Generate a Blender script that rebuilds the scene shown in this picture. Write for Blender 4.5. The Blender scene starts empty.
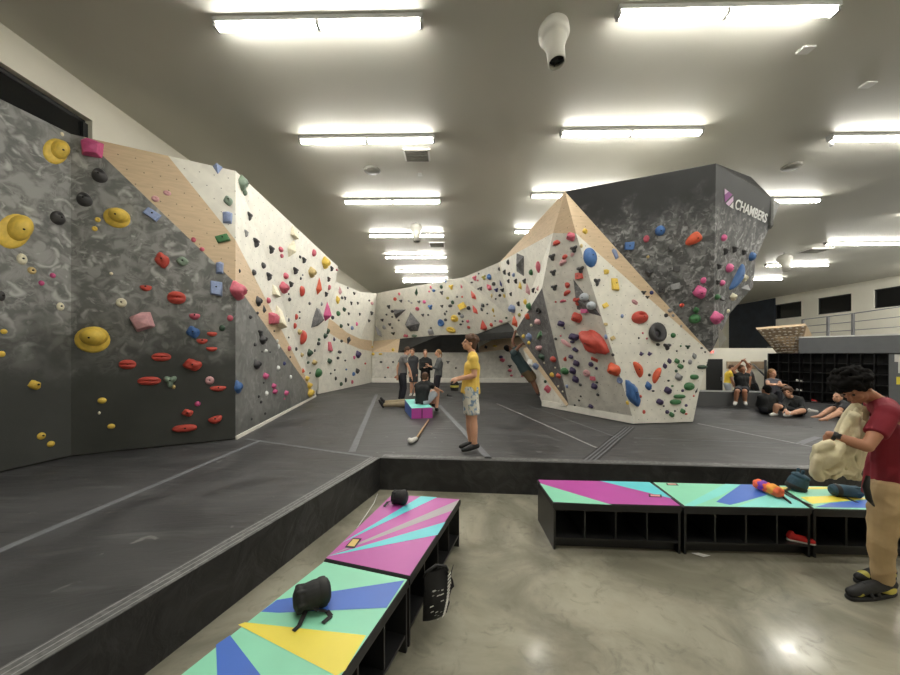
import bpy, bmesh, math, random
from mathutils import Vector, Matrix, noise
R = random.Random(7)
F, CX, HY, HC = 338.0, 450.0, 354.0, 1.93      # lens in pixels, principal column, horizon row, lens height
MAT_Z, FLOOR_Z, CEIL_Z, BENCH_Z = 0.45, 0.0, 6.17, 0.468
scene = bpy.context.scene
COL = scene.collection

def P(px, py, Y): return Vector(((px-CX)/F*Y, Y, HC-(py-HY)/F*Y))
def PZ(px, py, Z): return P(px, py, F*(HC-Z)/(py-HY))
def ray(px, py): return Vector(((px-CX)/F, 1.0, -(py-HY)/F))
def lin(c):
    c = c/255.0
    return c/12.92 if c <= 0.04045 else ((c+0.055)/1.055)**2.4
def rgb(r, g, b): return (lin(r), lin(g), lin(b), 1.0)

# ------------------------------------------------------------------ materials
MATS = {}
def newmat(name):
    m = bpy.data.materials.new(name); m.use_nodes = True
    nt = m.node_tree; b = nt.nodes['Principled BSDF']
    MATS[name] = m
    return m, nt, b
def N(nt, typ, **kw):
    n = nt.nodes.new(typ)
    for k, v in kw.items():
        if k in n.inputs: n.inputs[k].default_value = v
        else: setattr(n, k, v)
    return n
def L(nt, a, b): nt.links.new(a, b)
def plain(name, col, rough=0.6, var=0.12, scale=6.0, bump=0.0, metal=0.0, spec=0.5, coords='Object'):
    m, nt, b = newmat(name)
    b.inputs['Roughness'].default_value = rough
    b.inputs['Metallic'].default_value = metal
    b.inputs['Specular IOR Level'].default_value = spec
    tc = N(nt, 'ShaderNodeTexCoord')
    no = N(nt, 'ShaderNodeTexNoise', Scale=scale, Detail=4.0)
    L(nt, tc.outputs[coords], no.inputs['Vector'])
    rp = N(nt, 'ShaderNodeValToRGB')
    rp.color_ramp.elements[0].position = 0.3; rp.color_ramp.elements[1].position = 0.7
    rp.color_ramp.elements[0].color = tuple(x*(1-var) for x in col[:3])+(1,)
    rp.color_ramp.elements[1].color = tuple(min(1, x*(1+var)) for x in col[:3])+(1,)
    L(nt, no.outputs['Fac'], rp.inputs['Fac']); L(nt, rp.outputs['Color'], b.inputs['Base Color'])
    if bump:
        bp = N(nt, 'ShaderNodeBump', Strength=bump, Distance=0.01)
        L(nt, no.outputs['Fac'], bp.inputs['Height']); L(nt, bp.outputs['Normal'], b.inputs['Normal'])
    return m
def math_node(nt, op, a, b=None, c=None, clamp=False):
    n = N(nt, 'ShaderNodeMath', operation=op); n.use_clamp = clamp
    for i, x in enumerate((a, b, c)):
        if x is None: continue
        if isinstance(x, (int, float)): n.inputs[i].default_value = x
        else: L(nt, x, n.inputs[i])
    return n.outputs[0]
def maprange(nt, v, a, b, c=0.0, d=1.0, smooth=True):
    n = N(nt, 'ShaderNodeMapRange'); n.interpolation_type = 'SMOOTHSTEP' if smooth else 'LINEAR'
    L(nt, v, n.inputs['Value'])
    for k, x in zip(('From Min', 'From Max', 'To Min', 'To Max'), (a, b, c, d)): n.inputs[k].default_value = x
    return n.outputs[0]
def mixc(nt, fac, a, b):
    n = N(nt, 'ShaderNodeMix', data_type='RGBA')
    if isinstance(fac, (int, float)): n.inputs[0].default_value = fac
    else: L(nt, fac, n.inputs[0])
    for i, x in ((6, a), (7, b)):
        if isinstance(x, tuple): n.inputs[i].default_value = x
        else: L(nt, x, n.inputs[i])
    return n.outputs[2]
def noise_out(nt, vec, scale, detail=4.0, dist=0.0, rough=0.5):
    n = N(nt, 'ShaderNodeTexNoise', Scale=scale, Detail=detail, Distortion=dist, Roughness=rough)
    L(nt, vec, n.inputs['Vector'])
    return n.outputs['Fac']
def tnuts(nt, uvout, spacing=0.2):
    """small dark bolt holes on a staggered grid, metres in the panel plane"""
    sx = N(nt, 'ShaderNodeSeparateXYZ'); L(nt, uvout, sx.inputs[0])
    v = math_node(nt, 'DIVIDE', sx.outputs[1], spacing)
    row = math_node(nt, 'FLOOR', v)
    sh = math_node(nt, 'MULTIPLY', math_node(nt, 'MODULO', row, 2.0), 0.5)
    u = math_node(nt, 'ADD', math_node(nt, 'DIVIDE', sx.outputs[0], spacing), sh)
    du = math_node(nt, 'SUBTRACT', math_node(nt, 'FRACT', u), 0.5)
    dv = math_node(nt, 'SUBTRACT', math_node(nt, 'FRACT', v), 0.5)
    d = math_node(nt, 'SQRT', math_node(nt, 'ADD', math_node(nt, 'MULTIPLY', du, du), math_node(nt, 'MULTIPLY', dv, dv)))
    return math_node(nt, 'LESS_THAN', d, 0.045)
def chalk_wall(name, base, chalkc, z0, z1, z2, z3, scale=3.0, amount=0.8, base2=None, swirl=0.45, dabs=0.5, dust=0.2):
    """dark textured paint with rubbed white chalk between heights z0..z3"""
    m, nt, b = newmat(name)
    b.inputs['Roughness'].default_value = 0.62
    geo = N(nt, 'ShaderNodeNewGeometry'); pos = geo.outputs['Position']
    n1 = noise_out(nt, pos, scale, 5.0, 1.6, 0.6)
    ring = maprange(nt, math_node(nt, 'ABSOLUTE', math_node(nt, 'SUBTRACT', n1, 0.52)), 0.055, 0.0)
    n2 = noise_out(nt, pos, scale*0.8, 3.0, 0.6)
    patch = maprange(nt, n2, 0.42, 0.62)
    n3 = noise_out(nt, pos, scale*2.2, 6.0, 0.8)
    cloud = maprange(nt, n3, 0.5, 0.78, 0.0, 0.75)
    vo = N(nt, 'ShaderNodeTexVoronoi', Scale=scale*1.25); L(nt, pos, vo.inputs['Vector'])
    halo = maprange(nt, math_node(nt, 'ABSOLUTE', math_node(nt, 'SUBTRACT', vo.outputs['Distance'], 0.36)), 0.16, 0.0, 0.0, 0.55)
    halo = math_node(nt, 'MULTIPLY', halo, maprange(nt, n3, 0.42, 0.6))
    wv = N(nt, 'ShaderNodeVectorMath', operation='MULTIPLY_ADD'); nz = N(nt, 'ShaderNodeTexNoise', Scale=scale*1.1, Detail=2.0); L(nt, pos, nz.inputs['Vector'])
    L(nt, nz.outputs['Color'], wv.inputs[0]); wv.inputs[1].default_value = (0.35, 0.35, 0.35); L(nt, pos, wv.inputs[2]); L(nt, wv.outputs[0], vo.inputs['Vector'])
    dab = maprange(nt, noise_out(nt, pos, scale*2.6, 2.0, 0.7), 0.52, 0.70)
    soft = math_node(nt, 'MULTIPLY', maprange(nt, noise_out(nt, pos, scale*1.7, 4.0, 0.9), 0.42, 0.68), 0.5)
    chalk = math_node(nt, 'MAXIMUM', math_node(nt, 'MAXIMUM', math_node(nt, 'MULTIPLY', math_node(nt, 'MULTIPLY', ring, patch), swirl), math_node(nt, 'MULTIPLY', dab, dabs)), math_node(nt, 'MAXIMUM', soft, math_node(nt, 'MULTIPLY', halo, 1.7)))
    sp = N(nt, 'ShaderNodeSeparateXYZ'); L(nt, pos, sp.inputs[0])
    zw = math_node(nt, 'ADD', sp.outputs[2], math_node(nt, 'MULTIPLY', math_node(nt, 'SUBTRACT', n2, 0.5), 1.2))
    band = math_node(nt, 'MULTIPLY', maprange(nt, zw, z0, z1), maprange(nt, zw, z3, z2))
    fac = math_node(nt, 'MULTIPLY', math_node(nt, 'MULTIPLY', chalk, band), amount, clamp=True)
    # dark scuffs
    n4 = noise_out(nt, pos, 1.3, 3.0)
    bc = mixc(nt, maprange(nt, n4, 0.35, 0.65), base, base2 or tuple(x*0.8 for x in base[:3])+(1,))
    # general dusting in the used band
    bc = mixc(nt, math_node(nt, 'MULTIPLY', band, dust), bc, chalkc)
    L(nt, mixc(nt, fac, bc, chalkc), b.inputs['Base Color'])
    bp = N(nt, 'ShaderNodeBump', Strength=0.25, Distance=0.004)
    L(nt, noise_out(nt, pos, 60.0, 2.0), bp.inputs['Height']); L(nt, bp.outputs['Normal'], b.inputs['Normal'])
    return m
def panel_paint(name, base, holes=True, wood=False, mott=0.06):
    m, nt, b = newmat(name)
    b.inputs['Roughness'].default_value = 0.6
    geo = N(nt, 'ShaderNodeNewGeometry'); pos = geo.outputs['Position']
    uv = N(nt, 'ShaderNodeUVMap')
    if wood:
        mp = N(nt, 'ShaderNodeMapping'); mp.inputs['Scale'].default_value = (2.0, 14.0, 14.0)
        L(nt, uv.outputs[0], mp.inputs[0])
        g = noise_out(nt, mp.outputs[0], 2.0, 6.0, 0.8)
        c = mixc(nt, maprange(nt, g, 0.3, 0.7), tuple(x*0.92 for x in base[:3])+(1,), tuple(min(1, x*1.05) for x in base[:3])+(1,))
    else:
        g = noise_out(nt, pos, 5.0, 6.0, 0.5)
        c = mixc(nt, maprange(nt, g, 0.3, 0.7), tuple(x*(1-mott) for x in base[:3])+(1,), tuple(min(1, x*(1+mott)) for x in base[:3])+(1,))
        g2 = noise_out(nt, pos, 2.0, 6.0, 2.0)
        c = mixc(nt, math_node(nt, 'MULTIPLY', maprange(nt, g2, 0.55, 0.7), 0.12), c, tuple(x*0.62 for x in base[:3])+(1,))
    if holes:
        c = mixc(nt, math_node(nt, 'MULTIPLY', tnuts(nt, uv.outputs[0]), 0.7), c, rgb(70, 62, 52))
    L(nt, c, b.inputs['Base Color'])
    return m

chalk_wall('dark_wall_paint', rgb(54, 56, 53), rgb(188, 188, 185), 1.5, 3.0, 9.0, 9.5, 2.6, 0.85, rgb(62, 64, 61))
chalk_wall('dark_boulder_paint', rgb(60, 61, 62), rgb(178, 178, 178), 1.2, 1.9, 4.25, 4.9, 3.4, 0.75, rgb(54, 55, 56), 0.2, 1.0, 0.12)
chalk_wall('mid_grey_paint', rgb(92, 93, 92), rgb(165, 165, 162), 0.4, 0.9, 9.0, 9.5, 2.2, 0.5)
chalk_wall('volume_paint', rgb(58, 58, 60), rgb(150, 148, 148), 0.2, 1.0, 9.0, 9.5, 4.0, 0.7)
panel_paint('white_panel_paint', rgb(226, 223, 212))
panel_paint('dull_shaded_panel', rgb(206, 203, 194), mott=0.1)  # duller white; on the cave's lower wall it stands in for shade
panel_paint('plywood_face', rgb(208, 184, 152), wood=True)
plain('white_paint', rgb(228, 224, 210), 0.7, 0.03, 2.0)
plain('kick_paint', rgb(228, 225, 216), 0.6, 0.06, 6.0)
plain('ceiling_paint', rgb(196, 194, 184), 0.48, 0.03, 0.6)
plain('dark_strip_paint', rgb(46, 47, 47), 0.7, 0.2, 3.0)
plain('black_metal', rgb(30, 31, 32), 0.5, 0.1)
plain('black_laminate', rgb(30, 30, 31), 0.38, 0.2, 3.0)
plain('dark_laminate', rgb(24, 24, 25), 0.5, 0.2, 3.0)
plain('fascia_grey', rgb(104, 106, 108), 0.6, 0.05)
plain('blue_black_panel', rgb(34, 42, 54), 0.6, 0.25, 2.0)
plain('steel_grey', rgb(105, 105, 108), 0.4, 0.05)
plain('lamp_white', rgb(225, 224, 220), 0.5, 0.03)
plain('vent_grey', rgb(120, 118, 110), 0.6, 0.05)
plain('fan_plastic', rgb(205, 203, 194), 0.3, 0.03)
plain('skin_light', rgb(208, 158, 130), 0.55, 0.06, 8.0)
plain('skin_tan', rgb(176, 124, 96), 0.55, 0.06, 8.0)
plain('skin_brown', rgb(120, 82, 62), 0.55, 0.06, 8.0)
plain('lip', rgb(150, 84, 74), 0.5, 0.05)
plain('eye_dark', rgb(30, 22, 20), 0.3, 0.05)
plain('hair_black', rgb(15, 13, 12), 0.9, 0.3, 40.0, 0.6, spec=0.15)
plain('hair_brown', rgb(84, 58, 40), 0.7, 0.3, 40.0, 0.6)
plain('hair_fair', rgb(150, 112, 76), 0.7, 0.3, 40.0, 0.6)
plain('glass_dark', rgb(26, 27, 28), 0.06, 0.05)

def mat_vinyl():
    m, nt, b = newmat('mat_vinyl')
    b.inputs['Roughness'].default_value = 0.5
    geo = N(nt, 'ShaderNodeNewGeometry'); pos = geo.outputs['Position']
    n1 = noise_out(nt, pos, 1.1, 5.0, 0.8)
    c = mixc(nt, maprange(nt, n1, 0.35, 0.68), rgb(57, 57, 58), rgb(75, 75, 76))
    mp = N(nt, 'ShaderNodeMapping'); mp.inputs['Scale'].default_value = (0.7, 3.5, 1.0); L(nt, pos, mp.inputs[0])
    n2 = noise_out(nt, mp.outputs[0], 1.5, 6.0, 1.2)
    c = mixc(nt, math_node(nt, 'MULTIPLY', maprange(nt, n2, 0.56, 0.78), 0.4), c, rgb(112, 112, 112))
    n3 = noise_out(nt, pos, 5.0, 6.0, 0.3)
    c = mixc(nt, math_node(nt, 'MULTIPLY', maprange(nt, n3, 0.68, 0.76), 0.5), c, rgb(150, 150, 148))
    L(nt, c, b.inputs['Base Color'])
    L(nt, maprange(nt, n1, 0.3, 0.7, 0.42, 0.6), b.inputs['Roughness'])
    bp = N(nt, 'ShaderNodeBump', Strength=0.5, Distance=0.03); L(nt, n2, bp.inputs['Height']); L(nt, bp.outputs['Normal'], b.inputs['Normal'])
mat_vinyl()
def mat_side():
    m, nt, b = newmat('mat_side_vinyl')
    b.inputs['Roughness'].default_value = 0.42
    geo = N(nt, 'ShaderNodeNewGeometry'); pos = geo.outputs['Position']
    n1 = noise_out(nt, pos, 4.0, 5.0, 1.2)
    L(nt, mixc(nt, maprange(nt, n1, 0.4, 0.7), rgb(40, 40, 41), rgb(56, 56, 57)), b.inputs['Base Color'])
    bp = N(nt, 'ShaderNodeBump', Strength=0.7, Distance=0.03); L(nt, n1, bp.inputs['Height']); L(nt, bp.outputs['Normal'], b.inputs['Normal'])
mat_side()
def mat_band():
    m, nt, b = newmat('mat_band_webbing')
    b.inputs['Roughness'].default_value = 0.55
    geo = N(nt, 'ShaderNodeNewGeometry')
    n1 = noise_out(nt, geo.outputs['Position'], 30.0, 4.0)
    n2 = noise_out(nt, geo.outputs['Position'], 3.0, 5.0)
    c = mixc(nt, maprange(nt, n1, 0.35, 0.7), rgb(84, 84, 84), rgb(112, 112, 111))
    L(nt, mixc(nt, math_node(nt, 'MULTIPLY', maprange(nt, n2, 0.55, 0.7), 0.5), c, rgb(160, 160, 156)), b.inputs['Base Color'])
mat_band()
plain('seam_grey', rgb(112, 114, 118), 0.6, 0.12, 12.0)
plain('seam_pale', rgb(150, 150, 150), 0.6, 0.15, 12.0)
plain('seam_dark', rgb(44, 44, 45), 0.6, 0.1, 12.0)
def mat_floor():
    m, nt, b = newmat('polished_concrete')
    geo = N(nt, 'ShaderNodeNewGeometry'); pos = geo.outputs['Position']
    n1 = noise_out(nt, pos, 1.2, 7.0, 0.6, 0.6)
    n2 = noise_out(nt, pos, 6.0, 6.0, 1.0, 0.65)
    c = mixc(nt, maprange(nt, n1, 0.3, 0.7), rgb(120, 117, 103), rgb(164, 160, 144))
    c = mixc(nt, math_node(nt, 'MULTIPLY', maprange(nt, n2, 0.52, 0.72), 0.45), c, rgb(102, 99, 88))
    L(nt, c, b.inputs['Base Color'])
    L(nt, maprange(nt, n2, 0.3, 0.7, 0.10, 0.22), b.inputs['Roughness'])
    bp = N(nt, 'ShaderNodeBump', Strength=0.06, Distance=0.02); L(nt, n1, bp.inputs['Height']); L(nt, bp.outputs['Normal'], b.inputs['Normal'])
mat_floor()
def emis(name, col, s):
    m, nt, b = newmat(name)
    b.inputs['Base Color'].default_value = col
    b.inputs['Emission Color'].default_value = col
    b.inputs['Emission Strength'].default_value = s
emis('tube_glow', (1.0, 0.975, 0.90, 1), 50.0)
emis('exit_red', rgb(255, 60, 40), 1.2)

# ------------------------------------------------------------------ mesh helpers
def link_mesh(name, me, parent=None):
    o = bpy.data.objects.new(name, me); COL.objects.link(o)
    if parent is not None: o.parent = parent
    return o
def tag(o, label=None, cat=None, group=None, kind=None):
    for k, v in (('label', label), ('category', cat), ('group', group), ('kind', kind)):
        if v: o[k] = v
    return o
def empty(name, loc=(0, 0, 0), label=None, cat=None, group=None):
    o = bpy.data.objects.new(name, None); COL.objects.link(o); o.location = loc
    return tag(o, label, cat, group)
class MB:
    """collects polygons; build() links them as one mesh object"""
    def __init__(s): s.v, s.f, s.m, s.uv, s.sm = [], [], [], [], []
    def poly(s, pts, mat, frame=None, smooth=False):
        i = len(s.v); s.v += [Vector(p) for p in pts]; s.f.append(list(range(i, i+len(pts)))); s.m.append(mat); s.sm.append(smooth)
        if frame:
            o, u, v = frame; s.uv.append([((Vector(p)-o).dot(u), (Vector(p)-o).dot(v)) for p in pts])
        else: s.uv.append([(0.05, 0.05)]*len(pts))
    def slab(s, pts, mat, n, t, frame=None, back=None):
        """front polygon plus a body of thickness t behind it (n points to the viewer)"""
        pts = [Vector(p) for p in pts]
        a = Vector((0, 0, 0))
        for k in range(len(pts)): a += pts[k].cross(pts[(k+1) % len(pts)])
        if a.dot(n) < 0: pts.reverse()
        q = [p-n*t for p in pts]
        s.poly(pts, mat, frame); s.poly(q[::-1], back or mat)
        for k in range(len(pts)):
            j = (k+1) % len(pts); s.poly([pts[k], q[k], q[j], pts[j]], back or mat)
    def box(s, c, d, mat, M=None):
        x, y, z = d[0]/2, d[1]/2, d[2]/2
        vs = [Vector((sx*x, sy*y, sz*z)) for sz in (-1, 1) for sy in (-1, 1) for sx in (-1, 1)]
        vs = [(M @ (p+Vector(c))) if M else p+Vector(c) for p in vs]
        for f in ((0, 2, 3, 1), (4, 5, 7, 6), (0, 1, 5, 4), (2, 6, 7, 3), (0, 4, 6, 2), (1, 3, 7, 5)): s.poly([vs[k] for k in f], mat)
    def tube(s, pts, r, mat, seg=8, cap=True):
        pts = [Vector(p) for p in pts]; rr = r if isinstance(r, (list, tuple)) else [r]*len(pts)
        rings = []
        for k, p in enumerate(pts):
            d = (pts[min(k+1, len(pts)-1)]-pts[max(k-1, 0)]).normalized()
            a = d.cross(Vector((0, 0, 1)) if abs(d.z) < 0.9 else Vector((1, 0, 0))).normalized(); b = d.cross(a)
            rings.append([p+(a*math.cos(2*math.pi*j/seg)+b*math.sin(2*math.pi*j/seg))*rr[k] for j in range(seg)])
        for k in range(len(rings)-1):
            for j in range(seg):
                j2 = (j+1) % seg; s.poly([rings[k][j], rings[k][j2], rings[k+1][j2], rings[k+1][j]], mat, smooth=True)
        if cap: s.poly(rings[0][::-1], mat); s.poly(rings[-1], mat)
    def lathe(s, c, prof, mat, axis=Vector((0, 0, 1)), seg=20):
        axis = axis.normalized(); a = axis.cross(Vector((1, 0, 0)) if abs(axis.x) < 0.9 else Vector((0, 1, 0))).normalized(); b = axis.cross(a)
        rings = [[Vector(c)+axis*z+(a*math.cos(2*math.pi*j/seg)+b*math.sin(2*math.pi*j/seg))*r for j in range(seg)] for r, z in prof]
        for k in range(len(rings)-1):
            for j in range(seg):
                j2 = (j+1) % seg; s.poly([rings[k][j], rings[k][j2], rings[k+1][j2], rings[k+1][j]], mat, smooth=True)
    def build(s, name, parent=None, merge=True):
        me = bpy.data.meshes.new(name)
        me.from_pydata([tuple(v) for v in s.v], [], s.f)
        names = []
        for m in s.m:
            if m not in names: names.append(m)
        for m in names: me.materials.append(MATS[m])
        uvl = me.uv_layers.new(name='UVMap')
        for p, m, uv, sm in zip(me.polygons, s.m, s.uv, s.sm):
            p.material_index = names.index(m); p.use_smooth = sm
            for li, c in zip(p.loop_indices, uv): uvl.data[li].uv = c
        if merge:
            bm = bmesh.new(); bm.from_mesh(me); bmesh.ops.remove_doubles(bm, verts=bm.verts, dist=1e-5); bm.to_mesh(me); bm.free()
        me.update()
        return link_mesh(name, me, parent)
def struct(mb, name, parent=None):
    o = mb.build(name, parent)
    if parent is None: o['kind'] = 'structure'
    return o

# ------------------------------------------------------------------ implicit-looking bodies: capsules -> one voxel skin
def rc(bm, p0, r0, p1, r1, flat0=False, flat1=False, seg=12):
    p0, p1 = Vector(p0), Vector(p1); d = p1-p0; ln = d.length
    d = d.normalized() if ln > 1e-6 else Vector((0, 0, 1))
    a = d.cross(Vector((0, 0, 1)) if abs(d.z) < 0.9 else Vector((1, 0, 0))).normalized(); b = d.cross(a)
    rings = []
    caps = (-75, -50, -25, 0)
    if flat0: rings.append((p0, r0*0.02)); rings.append((p0, r0))
    else:
        for g in caps: t = math.radians(g); rings.append((p0+d*r0*math.sin(t), r0*math.cos(t)))
    if flat1: rings.append((p1, r1)); rings.append((p1, r1*0.02))
    else:
        for g in caps[::-1]: t = math.radians(-g); rings.append((p1+d*r1*math.sin(t), r1*math.cos(t)))
    vs = [[bm.verts.new(c+(a*math.cos(2*math.pi*j/seg)+b*math.sin(2*math.pi*j/seg))*r) for j in range(seg)] for c, r in rings]
    for k in range(len(vs)-1):
        for j in range(seg):
            j2 = (j+1) % seg; bm.faces.new((vs[k][j], vs[k][j2], vs[k+1][j2], vs[k+1][j]))
    bm.faces.new(vs[0][::-1]); bm.faces.new(vs[-1])
def ell(bm, c, rad, M=None, seg=14, rings=8):
    M = M or Matrix.Identity(3)
    r = bmesh.ops.create_uvsphere(bm, u_segments=seg, v_segments=rings, radius=1.0)
    for v in r['verts']: v.co = Vector(c)+M @ Vector((v.co.x*rad[0], v.co.y*rad[1], v.co.z*rad[2]))
def skin(bm, name, mat, voxel, smooth=4, parent=None, floor=None, dec=None):
    bmesh.ops.recalc_face_normals(bm, faces=bm.faces)
    me = bpy.data.meshes.new(name); bm.to_mesh(me); bm.free()
    o = bpy.data.objects.new(name, me); COL.objects.link(o)
    md = o.modifiers.new('r', 'REMESH'); md.mode = 'VOXEL'; md.voxel_size = voxel; md.use_smooth_shade = True
    if smooth:
        s = o.modifiers.new('s', 'SMOOTH'); s.factor = 0.5; s.iterations = smooth
    dg = bpy.context.evaluated_depsgraph_get(); dg.update()
    me2 = bpy.data.meshes.new_from_object(o.evaluated_get(dg)); me2.name = name
    bpy.data.objects.remove(o); bpy.data.meshes.remove(me)
    if floor is not None:
        for v in me2.vertices:
            if v.co.z < floor: v.co.z = floor
    for p in me2.polygons: p.use_smooth = True
    me2.materials.clear(); me2.materials.append(MATS[mat])
    return link_mesh(name, me2, parent)
# ------------------------------------------------------------------ camera
cam = bpy.data.cameras.new('camera'); cam.sensor_width = 36.0; cam.lens = 36.0*F/900.0
cam.shift_y = (HY-337.5)/900.0; cam.clip_start = 0.05; cam.clip_end = 200
co = bpy.data.objects.new('camera', cam); COL.objects.link(co)
co.location = (0, 0, HC); co.rotation_euler = (math.pi/2, 0, 0); scene.camera = co

# ------------------------------------------------------------------ the room
YAW = 6.0/F                                     # the hall's long axis against the view axis
def wl(y): return -5.83+YAW*y                   # the left wall's x at depth y
Y0, Y1, XR = -4.0, 33.0, 24.3
def xr(y): return XR+YAW*(y-25)
m = MB(); m.box((9.5, 14.5, -0.05), (33, 39, 0.1), 'polished_concrete'); struct(m, 'floor')
m = MB(); m.box((9.5, 14.5, CEIL_Z+0.05), (33, 39, 0.1), 'ceiling_paint'); struct(m, 'ceiling')
def yz_wall(m, xf, y0, y1, z0, z1, mat, t):
    m.slab([(xf(y0), y0, z0), (xf(y1), y1, z0), (xf(y1), y1, z1), (xf(y0), y0, z1)], mat, Vector((1 if t > 0 else -1, 0, 0)), abs(t))
WY0, WY1, WZ0, WZ1 = 0.4, 5.42, 4.5, 5.67       # the dark window above the left climbing wall
m = MB()
yz_wall(m, wl, Y0, WY0, 0, CEIL_Z, 'white_paint', 0.2); yz_wall(m, wl, WY1, Y1, 0, CEIL_Z, 'white_paint', 0.2)
yz_wall(m, wl, WY0, WY1, 0, WZ0, 'white_paint', 0.2); yz_wall(m, wl, WY0, WY1, WZ1, CEIL_Z, 'white_paint', 0.2)
struct(m, 'wall_left')
m = MB(); m.box((9.5, Y1+0.1, CEIL_Z/2), (33, 0.2, CEIL_Z), 'white_paint'); struct(m, 'wall_back')
m = MB(); m.box((9.5, Y0-0.1, CEIL_Z/2), (33, 0.2, CEIL_Z), 'white_paint'); struct(m, 'wall_front')
wins = [(25.3, 23.35), (22.3, 20.4), (19.3, 17.4)]
m = MB()
ys = [Y1]+[y for w in wins for y in w]+[Y0]
for k in range(0, len(ys), 2): yz_wall(m, xr, ys[k+1], ys[k], 0, CEIL_Z, 'white_paint', -0.2)
for a, b in wins:
    yz_wall(m, xr, b, a, 0, 4.52, 'white_paint', -0.2); yz_wall(m, xr, b, a, 5.6, CEIL_Z, 'white_paint', -0.2)
struct(m, 'wall_right')
def window(name, xf, y0, y1, z0, z1, s, label):
    m = MB(); d = 0.14*s
    def fr(ya, yb, za, zb, mat, dx0, dx1):
        m.box(((xf((ya+yb)/2)+(dx0+dx1)/2), (ya+yb)/2, (za+zb)/2), (abs(dx1-dx0), yb-ya, zb-za), mat)
    fr(y0, y1, z0, z0+0.06, 'black_metal', -0.15*s, -0.07*s); fr(y0, y1, z1-0.06, z1, 'black_metal', -0.15*s, -0.07*s)
    fr(y0, y0+0.07, z0+.06, z1-.06, 'black_metal', -0.15*s, -0.07*s); fr(y1-0.07, y1, z0+.06, z1-.06, 'black_metal', -0.15*s, -0.07*s)
    r = struct(m, name); r['label'] = label
    m = MB(); m.poly([(xf(y0)-d*0.8, y0+.05, z0+.05), (xf(y1)-d*0.8, y1-.05, z0+.05), (xf(y1)-d*0.8, y1-.05, z1-.05), (xf(y0)-d*0.8, y0+.05, z1-.05)][::int(s)], 'glass_dark')
    p = m.build('pane', r)
window('window_1', wl, WY0, WY1, WZ0, WZ1, 1, 'long dark window set high in the wall behind the left climbing wall')
for k, (a, b) in enumerate(wins):
    window('window_%d' % (k+2), xr, b, a, 4.52, 5.6, -1, ('dark high window next to the blue black panel', 'middle dark high window above the railing', 'dark high window at the edge of the picture')[k])
# low room at the far right: white front with door, exit sign, dark blue panel over it
m = MB(); m.box((13.0, 16.4, 1.1), (5.6, 1.8, 2.2), 'white_paint'); struct(m, 'wall_far_right')
m = MB(); x0, x1 = (706-CX)/F*15.5, (722-CX)/F*15.5
m.box(((x0+x1)/2, 15.49, 0.85), (x1-x0, 0.06, 1.7), 'black_metal'); d = struct(m, 'door_1')
m = MB(); m.box((x1-0.09, 15.43, 0.8), (0.03, 0.06, 0.16), 'steel_grey'); m.build('door_handle', d)
m = MB(); yz_wall(m, xr, 25.2, 29.4, 2.35, 6.1, 'blue_black_panel', -0.1)
for v in m.v: v.x -= 0.12
o = m.build('wall_panel'); tag(o, 'tall blue black panel on the far wall above the exit sign', 'panel')
m = MB(); m.box(((712-CX)/F*15.35, 15.42, 2.02), (0.42, 0.05, 0.17), 'lamp_white'); o = m.build('exit_sign')
tag(o, 'small red exit sign over the dark door at the far right', 'sign')
def text_mesh(name, s, size, mat, M, parent, sx=1.0, ext=0.004):
    cu = bpy.data.curves.new(name, 'FONT'); cu.body = s; cu.size = size; cu.extrude = ext; cu.offset = 0.012*size if s == 'CHAMBERS' else 0.0; cu.align_x = 'LEFT'
    t = bpy.data.objects.new(name, cu); COL.objects.link(t)
    dg = bpy.context.evaluated_depsgraph_get(); dg.update()
    me = bpy.data.meshes.new_from_object(t.evaluated_get(dg)); me.name = name
    bpy.data.objects.remove(t)
    for v in me.vertices: v.co.x *= sx
    me.transform(M); me.materials.clear(); me.materials.append(MATS[mat])
    return link_mesh(name, me, parent)
ex = (712-CX)/F*15.35
text_mesh('lettering', 'EXIT', 0.15, 'exit_red', Matrix.Translation((ex-0.17, 15.392, 1.965)) @ Matrix.Rotation(math.pi/2, 4, 'X'), o)

# ------------------------------------------------------------------ ceiling lights
plain('lamp_housing', rgb(150, 150, 146), 0.5, 0.03)
ROWS = [4.28, 6.6, 9.25, 11.9, 14.55, 17.0, 19.4]
ORD = ['nearest', 'second', 'third', 'fourth', 'fifth', 'sixth', 'seventh']
fixt = []
for k, y in enumerate(ROWS): fixt.append((-1.74+YAW*y, y, '%s ceiling strip light in the row over the open mat' % ORD[k]))
for k, y in enumerate([4.13, 6.38, 8.9, 11.5]): fixt.append((3.30+YAW*y, y, ('nearest strip light of the row over the boulder', 'strip light just in front of the boulder top', 'strip light half hidden behind the boulder apex', 'strip light far behind the boulder apex')[k]))
for k, y in enumerate([6.52, 9.2]): fixt.append((8.55+YAW*y, y, ('strip light cut by the edge of the picture', 'strip light touching the dark boulder corner')[k]))
for k, (x, y) in enumerate([(15.68, 12.8), (16.3, 15.9), (17.0, 18.8)]): fixt.append((x, y, ('nearest strip light over the windows side', 'strip light under the far white fan', 'farthest strip light beside the boulder edge')[k]))
for x, y in [(-1.75, 1.5), (3.3, 1.4), (8.5, 1.6), (8.5, 3.9), (8.9, 11.6), (9.1, 14.2), (15.0, 7.5), (15.0, 10.0), (14.4, 4.0), (19.6, 12.5), (22.7, 15.6), (20.2, 8.5), (20.2, 4.5), (21.8, 13.6), (22.6, 10.6), (17.3, 11.1), (14.0, 24.0)]: fixt.append((x, y, None))  # unseen fixtures; the far right ones are added to brighten that side
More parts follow.
